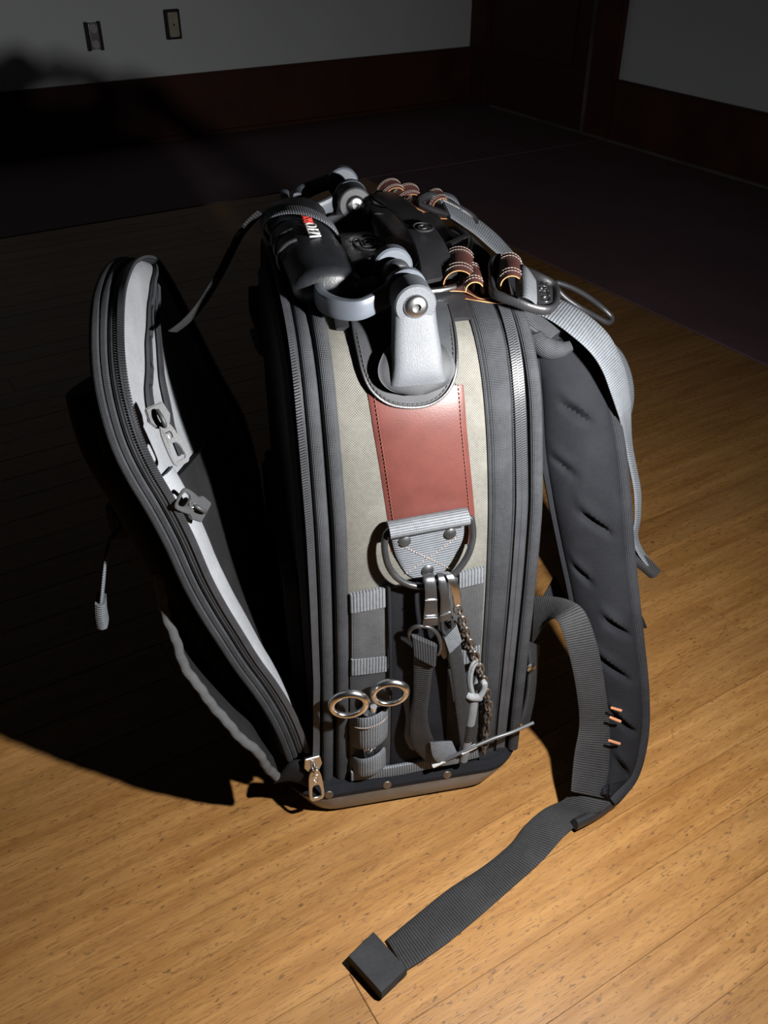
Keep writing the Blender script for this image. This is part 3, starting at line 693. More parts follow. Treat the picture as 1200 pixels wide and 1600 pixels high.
# ------------------------------------------------------------------ shoulder straps
def pad_waves(t, s):
    v = .0012*math.sin(s*45+t*4)*math.sin(t*math.pi)
    for c_, t0, t1, d in ((.075, .25, .75, .006), (.135, .05, .45, .004), (.165, .35, .85, .007), (.235, .1, .45, .005), (.262, .45, .95, .007), (.315, .1, .85, .006), (.375, .25, .9, .007), (.425, .3, .95, .006), (.465, .3, .95, .006), (.505, .2, .9, .005)):
        m = max(0, math.sin(math.pi*(t-t0)/(t1-t0))) if t0 < t < t1 else 0
        x = (s-c_-.055*(t-.5))/.0042
        v += m*d*(-math.exp(-x*x)+.45*math.exp(-((x+2.4)/1.5)**2))
    return v
PA = [(0.2003, 0.0600, 0.4418), (0.2115, 0.0680, 0.4210), (0.2186, 0.0660, 0.3873), (0.2232, 0.0580, 0.3432), (0.2293, 0.0460, 0.3054), (0.2405, 0.0360, 0.2567), (0.2491, 0.0220, 0.2160), (0.2583, 0.0060, 0.1673), (0.2701, -0.0080, 0.1133), (0.2778, -0.0240, 0.0587), (0.2728, -0.0420, 0.0238), (0.2703, -0.0560, 0.0195)]
PB = [(0.2361, 0.0850, 0.4460), (0.2496, 0.0780, 0.4370), (0.2626, 0.0600, 0.4076), (0.2762, 0.0420, 0.3585), (0.2808, 0.0220, 0.3144), (0.2876, 0.0120, 0.2675), (0.2932, 0.0000, 0.2268), (0.3020, -0.0120, 0.1758), (0.3124, -0.0220, 0.1189), (0.3155, -0.0330, 0.0693), (0.3060, -0.0460, 0.0299), (0.2804, -0.0600, 0.0181)]
pad = slab('shoulder_strap', PA, PB, .016, M['fabric'], bag, n=260, nw=26, p=3, bulge=.006, waves=pad_waves)
tube('edge_binding', [V(p)+V((.001, -.001, 0)) for p in PB], .0034, M['padcloth'], pad, 90, 8, ry=.006)
tube('edge_binding', [V(p)+V((-.001, -.001, 0)) for p in PA], .0030, M['fabric'], pad, 90, 8, ry=.005)
OT = [(0.2762, -0.0380, 0.1218), (0.2857, -0.0380, 0.1163), (0.2757, -0.0400, 0.1115), (0.2862, -0.0400, 0.1040), (0.2763, -0.0450, 0.0860), (0.2874, -0.0450, 0.0790)]
for i in range(0, 6, 2): stitch('bar_tack', [OT[i], OT[i+1]], M['orange'], pad, .0016, .0009)
# far shoulder strap, mostly hidden behind the near one
PC = [(0.2063, 0.2300, 0.4357), (0.2450, 0.2250, 0.3972), (0.2841, 0.2200, 0.3147), (0.3041, 0.2100, 0.2274), (0.3246, 0.2000, 0.1479), (0.3435, 0.1900, 0.0610), (0.3627, 0.1800, 0.0068), (0.3742, 0.1700, -0.0171)]
PD = [(0.2363, 0.2300, 0.4457), (0.2751, 0.2250, 0.4139), (0.3148, 0.2200, 0.3398), (0.3397, 0.2100, 0.2545), (0.3577, 0.2000, 0.1776), (0.3777, 0.1900, 0.0932), (0.3975, 0.1800, 0.0407), (0.4057, 0.1700, 0.0130)]
slab('shoulder_strap', PC, PD, .015, M['fabric'], bag, n=60, nw=12, p=3, bulge=.003)
slab('far_strap_webbing', [(0.3528, 0.1600, 0.0981), (0.3809, 0.1550, 0.0743), (0.4068, 0.1500, 0.0416)], [(0.3726, 0.1600, 0.0181), (0.3939, 0.1550, 0.0197), (0.4156, 0.1500, 0.0232)], .003, M['webblack'], bag, n=14, nw=5)
# yoke: gathered cloth where the strap joins the top of the back
YA = [(0.1849, 0.0500, 0.4630), (0.1913, 0.0470, 0.4576), (0.2002, 0.0450, 0.4516), (0.2108, 0.0450, 0.4465)]; YB = [(0.2024, 0.0750, 0.4624), (0.2131, 0.0720, 0.4586), (0.2255, 0.0700, 0.4521), (0.2372, 0.0680, 0.4446)]
slab('strap_yoke', YA, YB, .012, M['cordura'], bag, n=20, nw=8, p=3, toward=(0, -.6, 1), bulge=.004)
YC = [(0.1994, 0.0460, 0.4533), (0.2024, 0.0440, 0.4467), (0.2112, 0.0440, 0.4402), (0.2215, 0.0440, 0.4387), (0.2284, 0.0440, 0.4412)]
tube('gathered_fold', YC, .007, M['cordura'], pad, 24, 10, ry=.010, taper=lambda s: .55+.45*math.sin(math.pi*s))

# lower black adjuster webbing
WL = [(0.2221, 0.0300, 0.1454), (0.2260, 0.0220, 0.1705), (0.2275, 0.0100, 0.1941), (0.2284, -0.0040, 0.2034), (0.2345, -0.0160, 0.1831), (0.2442, -0.0240, 0.1435), (0.2515, -0.0300, 0.0982), (0.2458, -0.0420, 0.0676), (0.2401, -0.0580, 0.0394)]
WR = [(0.2191, 0.0300, 0.2055), (0.2313, 0.0220, 0.2102), (0.2430, 0.0100, 0.2138), (0.2520, -0.0040, 0.2110), (0.2616, -0.0160, 0.1841), (0.2716, -0.0240, 0.1426), (0.2819, -0.0300, 0.0913), (0.2836, -0.0420, 0.0511), (0.2800, -0.0580, 0.0176)]
web = slab('adjuster_webbing', WL, WR, .0026, M['webblack'], bag, n=70, nw=7)
slab('anchor_patch', [(0.2114, 0.0200, 0.1632), (0.2162, 0.0180, 0.1317), (0.2169, 0.0160, 0.0909), (0.2129, 0.0140, 0.0581)], [(0.2315, 0.0350, 0.1389), (0.2317, 0.0350, 0.1119), (0.2307, 0.0300, 0.0732), (0.2264, 0.0250, 0.0381)], .005, M['cordura'], bag, n=16, nw=6)
an = V([(0.2165, 0.0140, 0.1331)][0]); lathe('rivet', [(.0001, 0), (.005, 0), (.0045, .0018), (.002, .0026), (.0001, .0026)], an, (.25, -1, 0), M['silver'], bag, 14)
slab('anchor_triangle', [(0.2442, 0.0500, 0.2089), (0.2353, 0.0450, 0.1947), (0.2298, 0.0400, 0.1891)], [(0.2453, 0.0500, 0.2103), (0.2530, 0.0450, 0.1925), (0.2601, 0.0400, 0.1799)], .003, M['fabric'], bag, n=10, nw=5)
# triglide at the end of the pad and the tail lying on the floor
TGL = [(0.2410, -0.0745, 0.0117), (0.2651, -0.0660, 0.0090), (0.2874, -0.0560, 0.0091)]
tg = tube('triglide', TGL, .0048, M['blackplastic'], bag, 14, 10, ry=.006)
TAILL = [(0.2449, -0.0515, 0.0260), (0.2352, -0.0514, 0.0170), (0.2201, -0.0503, 0.0080), (0.1985, -0.0617, 0.0060), (0.1800, -0.0764, 0.0045), (0.1506, -0.0929, 0.0040), (0.1103, -0.1099, 0.0035), (0.0773, -0.1275, 0.0035), (0.0481, -0.1439, 0.0040)]
TAILR = [(0.2752, -0.0664, 0.0260), (0.2675, -0.0696, 0.0170), (0.2522, -0.0698, 0.0080), (0.2310, -0.0796, 0.0060), (0.2031, -0.0986, 0.0045), (0.1659, -0.1197, 0.0040), (0.1255, -0.1420, 0.0035), (0.0917, -0.1592, 0.0035), (0.0581, -0.1728, 0.0040)]
tail = slab('webbing_tail', TAILL, TAILR, .0026, M['webblack'], bag, n=80, nw=8, toward=(0, 0, 1))
HB = [(0.0137, -0.1558, 0.0140), (0.0370, -0.1394, 0.0140), (0.0582, -0.1766, 0.0140), (0.0348, -0.1910, 0.0140)]
h0, h1, h2, h3 = (V(p) for p in HB); dn = V((0, 0, -.0065))
hem_ = slab('folded_end', [h1+dn, h1.lerp(h0, .5)+dn, h0+dn], [h2+dn, h2.lerp(h3, .5)+dn, h3+dn], .013, M['hemcloth'], tail, n=14, nw=10, p=9, toward=(0, 0, 1))

# ------------------------------------------------------------------ moulded base
def base_ring(a0, a1, b0, b1, r, z, k=8):
    out = []
    for cx, cy, s in ((a1-r, b1-r, 0), (a0+r, b1-r, 90), (a0+r, b0+r, 180), (a1-r, b0+r, 270)):
        for i in range(k+1):
            an = R(s+90*i/k); out.append(V((cx+r*math.cos(an), cy+r*math.sin(an), z)))
    return out
def loft(name, rings, mat, cap=(True, True)):
    m = len(rings[0]); vs = [p for r_ in rings for p in r_]; fs = []; uv = []
    for r_ in rings:
        c = 0
        for i, p in enumerate(r_):
            if i: c += (p-r_[i-1]).length
            uv.append((p.z, c))
    for j in range(len(rings)-1):
        for i in range(m): fs.append((j*m+i, j*m+(i+1) % m, (j+1)*m+(i+1) % m, (j+1)*m+i))
    if cap[0]: fs.append(tuple(range(m)))
    if cap[1]: fs.append(tuple(range((len(rings)-1)*m, len(rings)*m)))
    return mesh_obj(name, vs, fs, mat, bag, uv, 40)
loft('moulded_base', [base_ring(.008, .180, .000, W-.001, .026, .0004), base_ring(.001, .187, -.007, W+.006, .030, .0025), base_ring(-.004, .192, -.0105, W+.009, .032, .008), base_ring(-.010, .200, -.0135, W+.0125, .034, .020), base_ring(-.0145, .206, -.015, W+.0145, .036, .028), base_ring(-.0155, .207, -.0145, W+.0145, .036, .0300), base_ring(-.006, .198, .0, W, .028, .0305)], M['base'])
loft('base_binding', [base_ring(-.013, .205, -.0125, W+.0125, .035, .0295), base_ring(-.0172, .2085, -.0155, W+.0155, .037, .0315), base_ring(-.019, .2105, -.0155, W+.0155, .037, .036), base_ring(-.015, .2085, -.009, W+.009, .035, .0415), base_ring(-.006, .200, .004, W-.004, .03, .0425)], M['fabric'])
for u_, v_ in ((.075, .0), (.133, .0), (.020, 0)):
    lathe('base_rivet', [(.0001, 0), (.0045, 0), (.004, .0010), (.002, .0015), (.0001, .0015)], (u_, -.0150, .0365), (0, -1, .1), M['rust'], bag, 14)

# ------------------------------------------------------------------ front flap
RIMN = [(0.0045, 0.0040, 0.0801), (-0.0016, 0.0000, 0.1170), (-0.0084, 0.0000, 0.1447), (-0.0185, 0.0000, 0.1751), (-0.0310, 0.0000, 0.2067), (-0.0420, 0.0000, 0.2393), (-0.0517, 0.0000, 0.2687), (-0.0601, 0.0000, 0.2990), (-0.0679, 0.0000, 0.3365), (-0.0765, 0.0000, 0.3689), (-0.0853, 0.0000, 0.3969), (-0.0912, 0.0040, 0.4178), (-0.0946, 0.0120, 0.4350), (-0.0968, 0.0240, 0.4522), (-0.0971, 0.0420, 0.4697), (-0.0950, 0.0700, 0.4879), (-0.0928, 0.1050, 0.4920)]
RIMT = [(-0.0892, 0.1600, 0.4855), (-0.0820, 0.2000, 0.4756), (-0.0755, 0.2400, 0.4573)]
RIMF = [(-0.0687, 0.2700, 0.4295), (-0.0606, 0.2840, 0.4011), (-0.0500, 0.2900, 0.3677), (-0.0335, 0.2930, 0.3176), (-0.0164, 0.2950, 0.2704), (-0.0077, 0.2950, 0.2142), (-0.0034, 0.2950, 0.1456), (0.0006, 0.2950, 0.0807), (0.0040, 0.2950, 0.0212), (0.0063, 0.2950, -0.0261)]
RIM = [V(p) for p in RIMN+RIMT+RIMF]
rimS = smooth(RIM, 150)
rimc = sum(rimS, V((0, 0, 0)))/150
flap = bpy.data.objects.new('front_flap', bpy.data.meshes.new('front_flap'))
# matching near / far edges from hinge to top
nn = smooth(RIMN+RIMT[:1], 40); ff = smooth((RIMT[1:]+RIMF)[::-1], 40)
zf = lambda pts, z: next((p for p in pts if p.z >= z), pts[-1])
ff2 = [V(p) for p in ff]
OUT = V((-1, 0, -.18)).normalized()
def inset(p, q_, d): return p+(q_-p).normalized()*d
shell_L = [inset(p, q_, .003)+OUT*.020 for p, q_ in zip(nn, ff2)]; shell_R = [inset(q_, p, .003)+OUT*.020 for p, q_ in zip(nn, ff2)]
fl_ = slab('front_flap', shell_L, shell_R, .016, M['dark'], bag, n=60, nw=14, p=4, toward=(-1, 0, 0), sharp=60)
pou_L = [inset(p, q_, .028)+OUT*(.034+.012*math.sin(math.pi*min(1, i/39))) for i, (p, q_) in enumerate(zip(nn, ff2))]; pou_R = [inset(q_, p, .028)+OUT*(.034+.012*math.sin(math.pi*min(1, i/39))) for i, (p, q_) in enumerate(zip(nn, ff2))]
slab('front_pouch', pou_L[2:29], pou_R[2:29], .028, M['dark'], fl_, n=50, nw=14, p=3, toward=(-1, 0, 0), bulge=.012, sharp=60)
# rim: zip tape, teeth and two rows of piping round the outside
slab('zipper_tape', [p+OUT*-.001 for p in rimS[::2]], [p+OUT*.009 for p in rimS[::2]], .0022, M['webblacku'], fl_, n=120, nw=4, toward=(0, -1, 0))
def acr(s, p): return (rimc-p).cross(V((0, 0, 1))) if False else V((-1, 0, 0))
teeth('zipper_teeth', [p+(p-rimc).normalized()*.0016 for p in rimS], lambda s, p: V((-1, 0, -.2)), M['zipcoil'], fl_, .0019, .0052, .0022)
for d, r_, e in ((.0125, .0030, .0016), (.0175, .0034, .0030)):
    tube('rim_piping', [p+OUT*d+(p-rimc).normalized()*e for p in rimS], r_, M['cordura'], fl_, 140, 8)
# lining, pocket openings with zips, inner pocket
lin_L = [inset(p, q_, .0035)+OUT*.006 for p, q_ in zip(nn, ff2)]; lin_R = [inset(q_, p, .0035)+OUT*.006 for p, q_ in zip(nn, ff2)]
slab('flap_lining', lin_L, lin_R, .004, M['lining'], fl_, n=60, nw=14, p=6, toward=(1, 0, 0), bulge=.004)
LN = smooth(lin_L, 60); RN_ = smooth(lin_R, 60)
def lin(i, d, off=0):
    """point on the lining: i = 0 hinge .. 1 top, d metres in from the near edge"""
    k = min(59, max(0, round(i*59))); p, q_ = LN[k], RN_[k]; wd = (q_-p).length
    t = d/wd; return p+(q_-p)*t-OUT*(.0026+.004*(1-(2*t-1)**2)+off)
def zip_strip(i0, d0, i1, d1, wd, bend=0):
    ctr = [(i0+(i1-i0)*k/11, d0+(d1-d0)*k/11+bend*math.sin(math.pi*k/11)) for k in range(12)]
    o = slab('pocket_zipper', [lin(i, d-wd/2, .001) for i, d in ctr], [lin(i, d+wd/2, .001) for i, d in ctr], .0022, M['cordura'], fl_, n=24, nw=5, toward=(1, 0, 0))
    teeth('zipper_coil', [lin(i, d, .0026) for i, d in ctr], lambda s, p: V((0, 1, .3)), M['zipcoil'], o, .0016, .0036, .0014)
    return o
zip_strip(.665, .040, .93, .125, .018, .006)
zip_strip(.60, .066, .84, .125, .015, .004)
slab('lining_pocket', [lin(i/10*.58, .016+.012*min(1, i/5), .002) for i in range(1, 11)], [lin(i/10*.58, .24, .002) for i in range(1, 11)], .006, M['dark'], fl_, n=24, nw=8, toward=(1, 0, 0), bulge=.004)
slab('mesh_pocket', [lin(i/10*.60, .004, .0015) for i in range(1, 11)], [lin(i/10*.60, .02+.012*min(1, i/5), .0015) for i in range(1, 11)], .003, M['lining'], fl_, n=24, nw=6, toward=(1, 0, 0), bulge=.002)

def zip_pull(o, X, Y, L, wd, par, mat, wide=.55, mark=True, name='zip_pull'):
    """trapezoid pull with an oval hole near its end, on a slider body with a bail; X across, Y along"""
    X, Y = V(X).normalized(), V(Y).normalized(); Z = X.cross(Y)
    n = 20; out = []; hol = []
    for i in range(n):
        a = 2*math.pi*i/n; s, c = math.sin(a), math.cos(a)
        k = wide+(1-wide)*(s*.5+.5)
        sx = math.copysign(abs(c)**.5, c); sy = math.copysign(abs(s)**.6, s)
        out.append((sx*wd/2*k, (sy*.5+.5)*L)); hol.append((sx*wd/2*k*.62, L*(.68+.22*sy*.9)))
    pl = prism(name, out, .0022, mat, par, V(o), X, Y, .0005, hol, 2)
    pl_in = prism('pull_face', rrect(wd*.42, L*.32, .001, 2, 0, L*.30), .0028, mat, pl, V(o), X, Y, .0004)
    if mark:
        b = V(o)+Y*L*.30+Z*.0017
        tube('emblem_mark', [b+X*.0016+Y*-.002, b-X*.0016-Y*.002, b-X*.0016+Y*.002, b+X*.001+Y*.002, b+X*.001], .0004, M['silver'], pl, 14, 5)
    tube('slider_bail', [V(o)+Y*.003-Z*.003, V(o)+Y*.002+Z*.003, V(o)-Y*.004+Z*.004, V(o)-Y*.009+Z*.001], .0016, mat, pl, 18, 8)
    prism('slider_body', [(-wd*.42, -.013), (wd*.42, -.013), (wd*.5, -.003), (wd*.30, .003), (-wd*.30, .003), (-wd*.5, -.003)], .0042, mat, pl, V(o)-Z*.0035, X, Y, .0008)
    return pl
ZP = [(-0.0763, 0.0120, 0.4270), (-0.0664, 0.0000, 0.3992), (-0.0703, 0.0020, 0.3750), (-0.0650, -0.0040, 0.3617), (-0.0621, 0.0030, 0.3610), (-0.0731, -0.0020, 0.3747)]
def pull_from(p0, p1, wd, toward, **k):
    p0, p1 = V(p0), V(p1); Y = (p1-p0); L = Y.length; Y.normalize(); tw = V(toward); Xv = Y.cross(tw).normalized()
    return zip_pull(p0, Xv, Y, L, wd, **k)
pull_from(ZP[0], ZP[1], .0155, (.30, -.85, .42), par=fl_, mat=M['zippull'])
pull_from(ZP[4], ZP[5], .019, (.30, -.85, .42), par=fl_, mat=M['zippull'], wide=.7)

# outer pocket hem of the flap and its cord
HN = [(-0.1002, 0.0300, 0.2846), (-0.0990, 0.0220, 0.2648), (-0.0951, 0.0120, 0.2355), (-0.0884, -0.0010, 0.2111), (-0.0790, -0.0080, 0.1884), (-0.0672, -0.0130, 0.1653), (-0.0550, -0.0190, 0.1425), (-0.0418, -0.0220, 0.1234), (-0.0346, -0.0200, 0.1009), (-0.0259, -0.0150, 0.0743)]
HF = [V((p[0]*.9, W-p[1]-.01, p[2])) for p in HN]
pk = slab('flap_pocket', [V(p)+V((.001, 0, 0)) for p in HN], [V(p)+V((.003, 0, 0)) for p in HF], .006, M['dark'], fl_, n=50, nw=10, toward=(-1, 0, 0), bulge=.018, sharp=60)
wv = smooth(HN, 60); wv = [p+V((.0007*math.sin(i*.55)+.0005*math.sin(i*1.7), -.001, .0006*math.cos(i*.43))) for i, p in enumerate(wv)]
tube('pocket_hem', wv, .0044, M['pocket'], pk, 80, 10, ry=.0032)
sideR = [inset(nn[k], ff2[k], .022)+OUT*.022 for k in (25, 22, 20, 17, 14, 11, 8, 5, 3, 1)]
sideR = [p+V((0, .012, 0)) for p in sideR]
slab('pocket_side', [V((p[0]+.002, max(p[1], 0)+.050, p[2])) for p in HN], sideR, .003, M['dark'], fl_, n=40, nw=8, bulge=-.004, sharp=60)
# toe of the flap folded over the base
TOE = [(-0.0230, 0.0040, 0.0546), (-0.0129, 0.0000, 0.0714), (-0.0026, -0.0030, 0.0743), (0.0040, -0.0040, 0.0667)]
TOE2 = [(-0.0273, 0.0040, 0.0428), (-0.0155, 0.0000, 0.0485), (-0.0041, -0.0030, 0.0457), (0.0036, -0.0060, 0.0400)]
slab('flap_toe', TOE, TOE2, .010, M['dark'], fl_, n=16, nw=8, p=3)
cb = [(-0.1259, 0.1000, 0.2903)][0]
prism('strap_keeper', rrect(.036, .032, .006, 3), .018, M['webblack'], fl_, V(cb)+V((.004, .004, 0)), (.95, .3, 0), (0, 0, 1), .003)
CB = [(-0.1294, 0.0850, 0.2910), (-0.1324, 0.0600, 0.3032), (-0.1359, 0.0440, 0.3043), (-0.1402, 0.0340, 0.2911), (-0.1457, 0.0300, 0.2694), (-0.1484, 0.0300, 0.2598)]
cbl = slab('flap_strap_end', [V(p)+V((0, -.004, 0)) for p in CB], [V(p)+V((0.001, .010, 0)) for p in CB], .003, M['webgrey'], fl_, n=24, nw=5, toward=(1, -1, 0))
CE = [(-0.1476, 0.0290, 0.2639), (-0.1495, 0.0290, 0.2508), (-0.1501, 0.0290, 0.2385)]
slab('strap_fold', [V(p)+V((0, -.005, 0)) for p in CE], [V(p)+V((0.001, .011, 0)) for p in CE], .008, M['webgrey'], cbl, n=8, nw=5, toward=(1, -1, 0))
tube('rim_piping', [(-0.1078, 0.0200, 0.4380), (-0.1140, 0.0200, 0.4268), (-0.1154, 0.0180, 0.4130), (-0.1126, 0.0150, 0.3989)], .006, M['dark'], fl_, 16, 8)

# far side compression strap and buckle seen past the bag's front edge
FB1 = [(0.0019, 0.2900, 0.4090), (0.0015, 0.3000, 0.3803), (0.0075, 0.3050, 0.3573), (0.0136, 0.3000, 0.3417)]; FB2 = [(0.0190, 0.2900, 0.4090), (0.0194, 0.3000, 0.3855), (0.0218, 0.3050, 0.3595), (0.0215, 0.3000, 0.3444)]
cs = slab('compression_strap', FB1, FB2, .008, M['blackplastic'], bag, n=16, nw=6)
tube('strap_loop', [(0.0038, 0.3000, 0.3633), (0.0075, 0.3000, 0.3457), (0.0119, 0.3000, 0.3369), (0.0206, 0.2950, 0.3384)], .004, M['webgrey'], cs, 16, 8)

# metal pull at the bottom end of the front zip
zp0 = [(0.0082, -0.0135, 0.0728), (0.0088, -0.0190, 0.0368)]
zs = pull_from(zp0[0], zp0[1], .0165, (.15, -1, .25), par=bag, mat=M['silver'], wide=.62, name='zip_pull')

# ------------------------------------------------------------------ lower side panel: pockets, binding, webbing, tool loops
def patch(name, Lp, Rp, th, mat, n=12, nw=6, **k): return slab(name, Lp, Rp, th, mat, bag, n=n, nw=nw, **k)
patch('side_pocket', [(0.0465, -0.0094, 0.2630), (0.0462, -0.0099, 0.2327), (0.0455, -0.0097, 0.1966)], [(0.0764, -0.0094, 0.2644), (0.0764, -0.0099, 0.2306), (0.0765, -0.0097, 0.1942)], .003, M['pocket'])
patch('pocket_binding', [(0.0455, -0.0102, 0.2711), (0.0455, -0.0107, 0.2528)], [(0.0762, -0.0101, 0.2737), (0.0762, -0.0106, 0.2548)], .0036, M['webgreyu'], 6, 8)
patch('pocket_binding', [(0.0449, -0.0107, 0.2015), (0.0445, -0.0105, 0.1834)], [(0.0763, -0.0107, 0.1997), (0.0764, -0.0105, 0.1823)], .0036, M['webgreyu'], 6, 8)
patch('lower_panel', [(0.0442, -0.0093, 0.1852), (0.0432, -0.0082, 0.1292), (0.0421, -0.0044, 0.0505)], [(0.0800, -0.0092, 0.1818), (0.0805, -0.0082, 0.1292), (0.0817, -0.0044, 0.0499)], .003, M['padplastic'])
patch('centre_panel', [(0.0778, -0.0101, 0.2728), (0.0789, -0.0109, 0.2168), (0.0800, -0.0099, 0.1474), (0.0801, -0.0059, 0.0520)], [(0.1252, -0.0099, 0.2766), (0.1275, -0.0109, 0.2149), (0.1296, -0.0099, 0.1448), (0.1320, -0.0059, 0.0521)], .0036, M['fabric'], 20)
tube('panel_edge', [(0.0763, -0.0124, 0.2769), (0.0773, -0.0134, 0.2195), (0.0783, -0.0126, 0.1546)], .0016, M['fabric'], bag, 24, 8)
patch('side_pocket', [(0.1243, -0.0096, 0.2732), (0.1269, -0.0103, 0.2073), (0.1273, -0.0101, 0.1846)], [(0.1555, -0.0094, 0.2765), (0.1570, -0.0104, 0.2163), (0.1575, -0.0102, 0.1924)], .003, M['pocket'])
patch('pocket_binding', [(0.1331, -0.0111, 0.2795), (0.1337, -0.0116, 0.2647)], [(0.1551, -0.0109, 0.2824), (0.1554, -0.0116, 0.2677)], .0036, M['webgreyu'], 6, 8)
patch('pocket_binding', [(0.1281, -0.0120, 0.1938), (0.1289, -0.0118, 0.1768)], [(0.1566, -0.0120, 0.1973), (0.1572, -0.0118, 0.1804)], .0036, M['webgreyu'], 6, 8)
patch('lower_panel', [(0.1285, -0.0091, 0.1758), (0.1308, -0.0081, 0.1264), (0.1337, -0.0044, 0.0500)], [(0.1581, -0.0092, 0.1792), (0.1604, -0.0082, 0.1284), (0.1644, -0.0046, 0.0520)], .003, M['padplastic'])
patch('bottom_webbing', [(0.0419, -0.0099, 0.0590), (0.0823, -0.0097, 0.0561), (0.1282, -0.0099, 0.0596), (0.1627, -0.0102, 0.0644)], [(0.0418, -0.0089, 0.0442), (0.0827, -0.0087, 0.0409), (0.1291, -0.0088, 0.0434), (0.1653, -0.0091, 0.0479)], .004, M['webgrey'], 24)
lb1 = patch('tool_loop', [(0.0427, -0.0040, 0.1264), (0.0486, -0.0200, 0.1394), (0.0580, -0.0240, 0.1425), (0.0689, -0.0200, 0.1429), (0.0784, -0.0040, 0.1317)], [(0.0436, -0.0040, 0.0872), (0.0495, -0.0180, 0.0970), (0.0582, -0.0210, 0.0984), (0.0681, -0.0180, 0.0994), (0.0774, -0.0040, 0.0915)], .003, M['webgrey'], 22)
stitch('stitching', [(0.0438, -0.0140, 0.1240), (0.0492, -0.0225, 0.1290), (0.0575, -0.0262, 0.1321), (0.0684, -0.0225, 0.1320), (0.0751, -0.0120, 0.1263)], M['palethread'], lb1, .002, .0005)
patch('tool_loop', [(0.0433, -0.0040, 0.0732), (0.0496, -0.0160, 0.0807), (0.0584, -0.0190, 0.0839), (0.0672, -0.0160, 0.0852), (0.0756, -0.0040, 0.0796)], [(0.0433, -0.0040, 0.0460), (0.0493, -0.0150, 0.0544), (0.0584, -0.0180, 0.0577), (0.0673, -0.0150, 0.0572), (0.0756, -0.0040, 0.0490)], .003, M['webgrey'], 22)

# ------------------------------------------------------------------ D-ring on its webbing tab
TA = [(0.0766, -0.0100, 0.3330), (0.0795, -0.0085, 0.3176), (0.0827, -0.0080, 0.3025), (0.0900, -0.0080, 0.2854), (0.0984, -0.0080, 0.2768)]
TB = [(0.1385, -0.0100, 0.3390), (0.1382, -0.0085, 0.3241), (0.1356, -0.0080, 0.3081), (0.1262, -0.0080, 0.2880), (0.1172, -0.0080, 0.2777)]
dtab = slab('ring_tab', TA, TB, .0035, M['webgrey'], bag, n=24, nw=12)
RLa = [(0.0745, -0.0130, 0.3395), (0.0773, -0.0140, 0.3238)]; RLb = [(0.1359, -0.0130, 0.3432), (0.1384, -0.0140, 0.3292)]
rl = [];
c0_ = (V(RLa[0])+V(RLa[1]))/2; c1_ = (V(RLb[0])+V(RLb[1]))/2
tube('tab_roll', [c0_, c0_.lerp(c1_, .5), c1_], .0082, M['webgreyu'], dtab, 24, 16, ry=.0062)
for p in [(0.0891, -0.0100, 0.3172), (0.1248, -0.0100, 0.3192), (0.1082, -0.0098, 0.2852)]:
    lathe('rivet', [(.0001, -.001), (.0052, -.001), (.0050, .0008), (.0036, .0018), (.0001, .0021)], p, (0, -1, .1), M['gun'], dtab, 16)
X1 = [(0.0841, -0.0103, 0.3152), (0.1280, -0.0100, 0.2828)]; X2 = [(0.1315, -0.0103, 0.3154), (0.0916, -0.0100, 0.2854)]
for xx in (X1, X2): stitch('stitching', [V(xx[0]), (V(xx[0])+V(xx[1]))/2, V(xx[1])], M['palethread'], dtab, .0024, .0003)
DR = [(0.0784, -0.0130, 0.3313), (0.0738, -0.0140, 0.3267), (0.0724, -0.0160, 0.3163), (0.0754, -0.0185, 0.3005), (0.0841, -0.0205, 0.2874), (0.0972, -0.0215, 0.2802), (0.1116, -0.0215, 0.2804), (0.1251, -0.0205, 0.2852), (0.1363, -0.0185, 0.2990), (0.1413, -0.0160, 0.3138), (0.1410, -0.0140, 0.3276), (0.1364, -0.0130, 0.3348), (0.1070, -0.0130, 0.3331)]
tube('d_ring', DR, .0027, M['gun'], bag, 80, 12, True)

# ------------------------------------------------------------------ scissors in the tool loop
def sub(name, label, cat, pts_origin, group=None):
    o = V(pts_origin); wloc = Matrix.Translation((-.0737, .537, 0)) @ Matrix.Rotation(YAW, 4, 'Z') @ o
    return thing(name, label, cat, wloc, YAW, group), o
t, o0 = sub('scissors', 'chrome scissors with two round finger rings tucked into a grey webbing loop', 'scissors', [(0.0594, -0.0120, 0.1048)][0])
r1 = [V(p)-o0 for p in [(0.0395, -0.0280, 0.1666)]]; r2 = [V(p)-o0 for p in [(0.0749, -0.0260, 0.1708)]]
def ring3(c, X, Y, rx, ry): return [c+X*rx*math.cos(2*math.pi*i/20)+Y*ry*math.sin(2*math.pi*i/20) for i in range(20)]
for c, rx, tilt in ((r1[0], .0152, .34), (r2[0], .0145, .30)):
    X = V((1, -.25, tilt*.8)).normalized(); Y = V((-.10, -.10, 1)).normalized()
    tube('finger_ring', ring3(c, X, Y, rx, rx*.97), .0026, M['chrome'], t, 48, 12, True, ry=.0034)
piv = V([(0.0598, -0.0120, 0.0892)][0])-o0
e1 = V([(0.0554, -0.0200, 0.1459)][0])-o0; e2 = V([(0.0622, -0.0200, 0.1508)][0])-o0
tube('shank', [e1, e1.lerp(piv, .5)+V((.002, 0, 0)), piv+V((.003, 0, 0))], .0030, M['chrome'], t, 14, 10)
tube('shank', [e2, e2.lerp(piv, .5)-V((.001, 0, 0)), piv-V((.003, 0, 0))], .0030, M['chrome'], t, 14, 10)
for s in (-1, 1):
    prism('blade', [(-.005, 0), (.005, 0), (.004, -.02), (.0005, -.032), (-.004, -.02)], .0016, M['silver'], t, piv+V((s*.0012, s*.0012, 0)), (1, 0, .05*s), (0, 0, 1), .0003)
lathe('pivot_screw', [(.0001, 0), (.0032, 0), (.0028, .0012), (.0001, .0014)], piv+V((0, -.0022, -.004)), (0, -1, 0), M['silver'], t, 12)

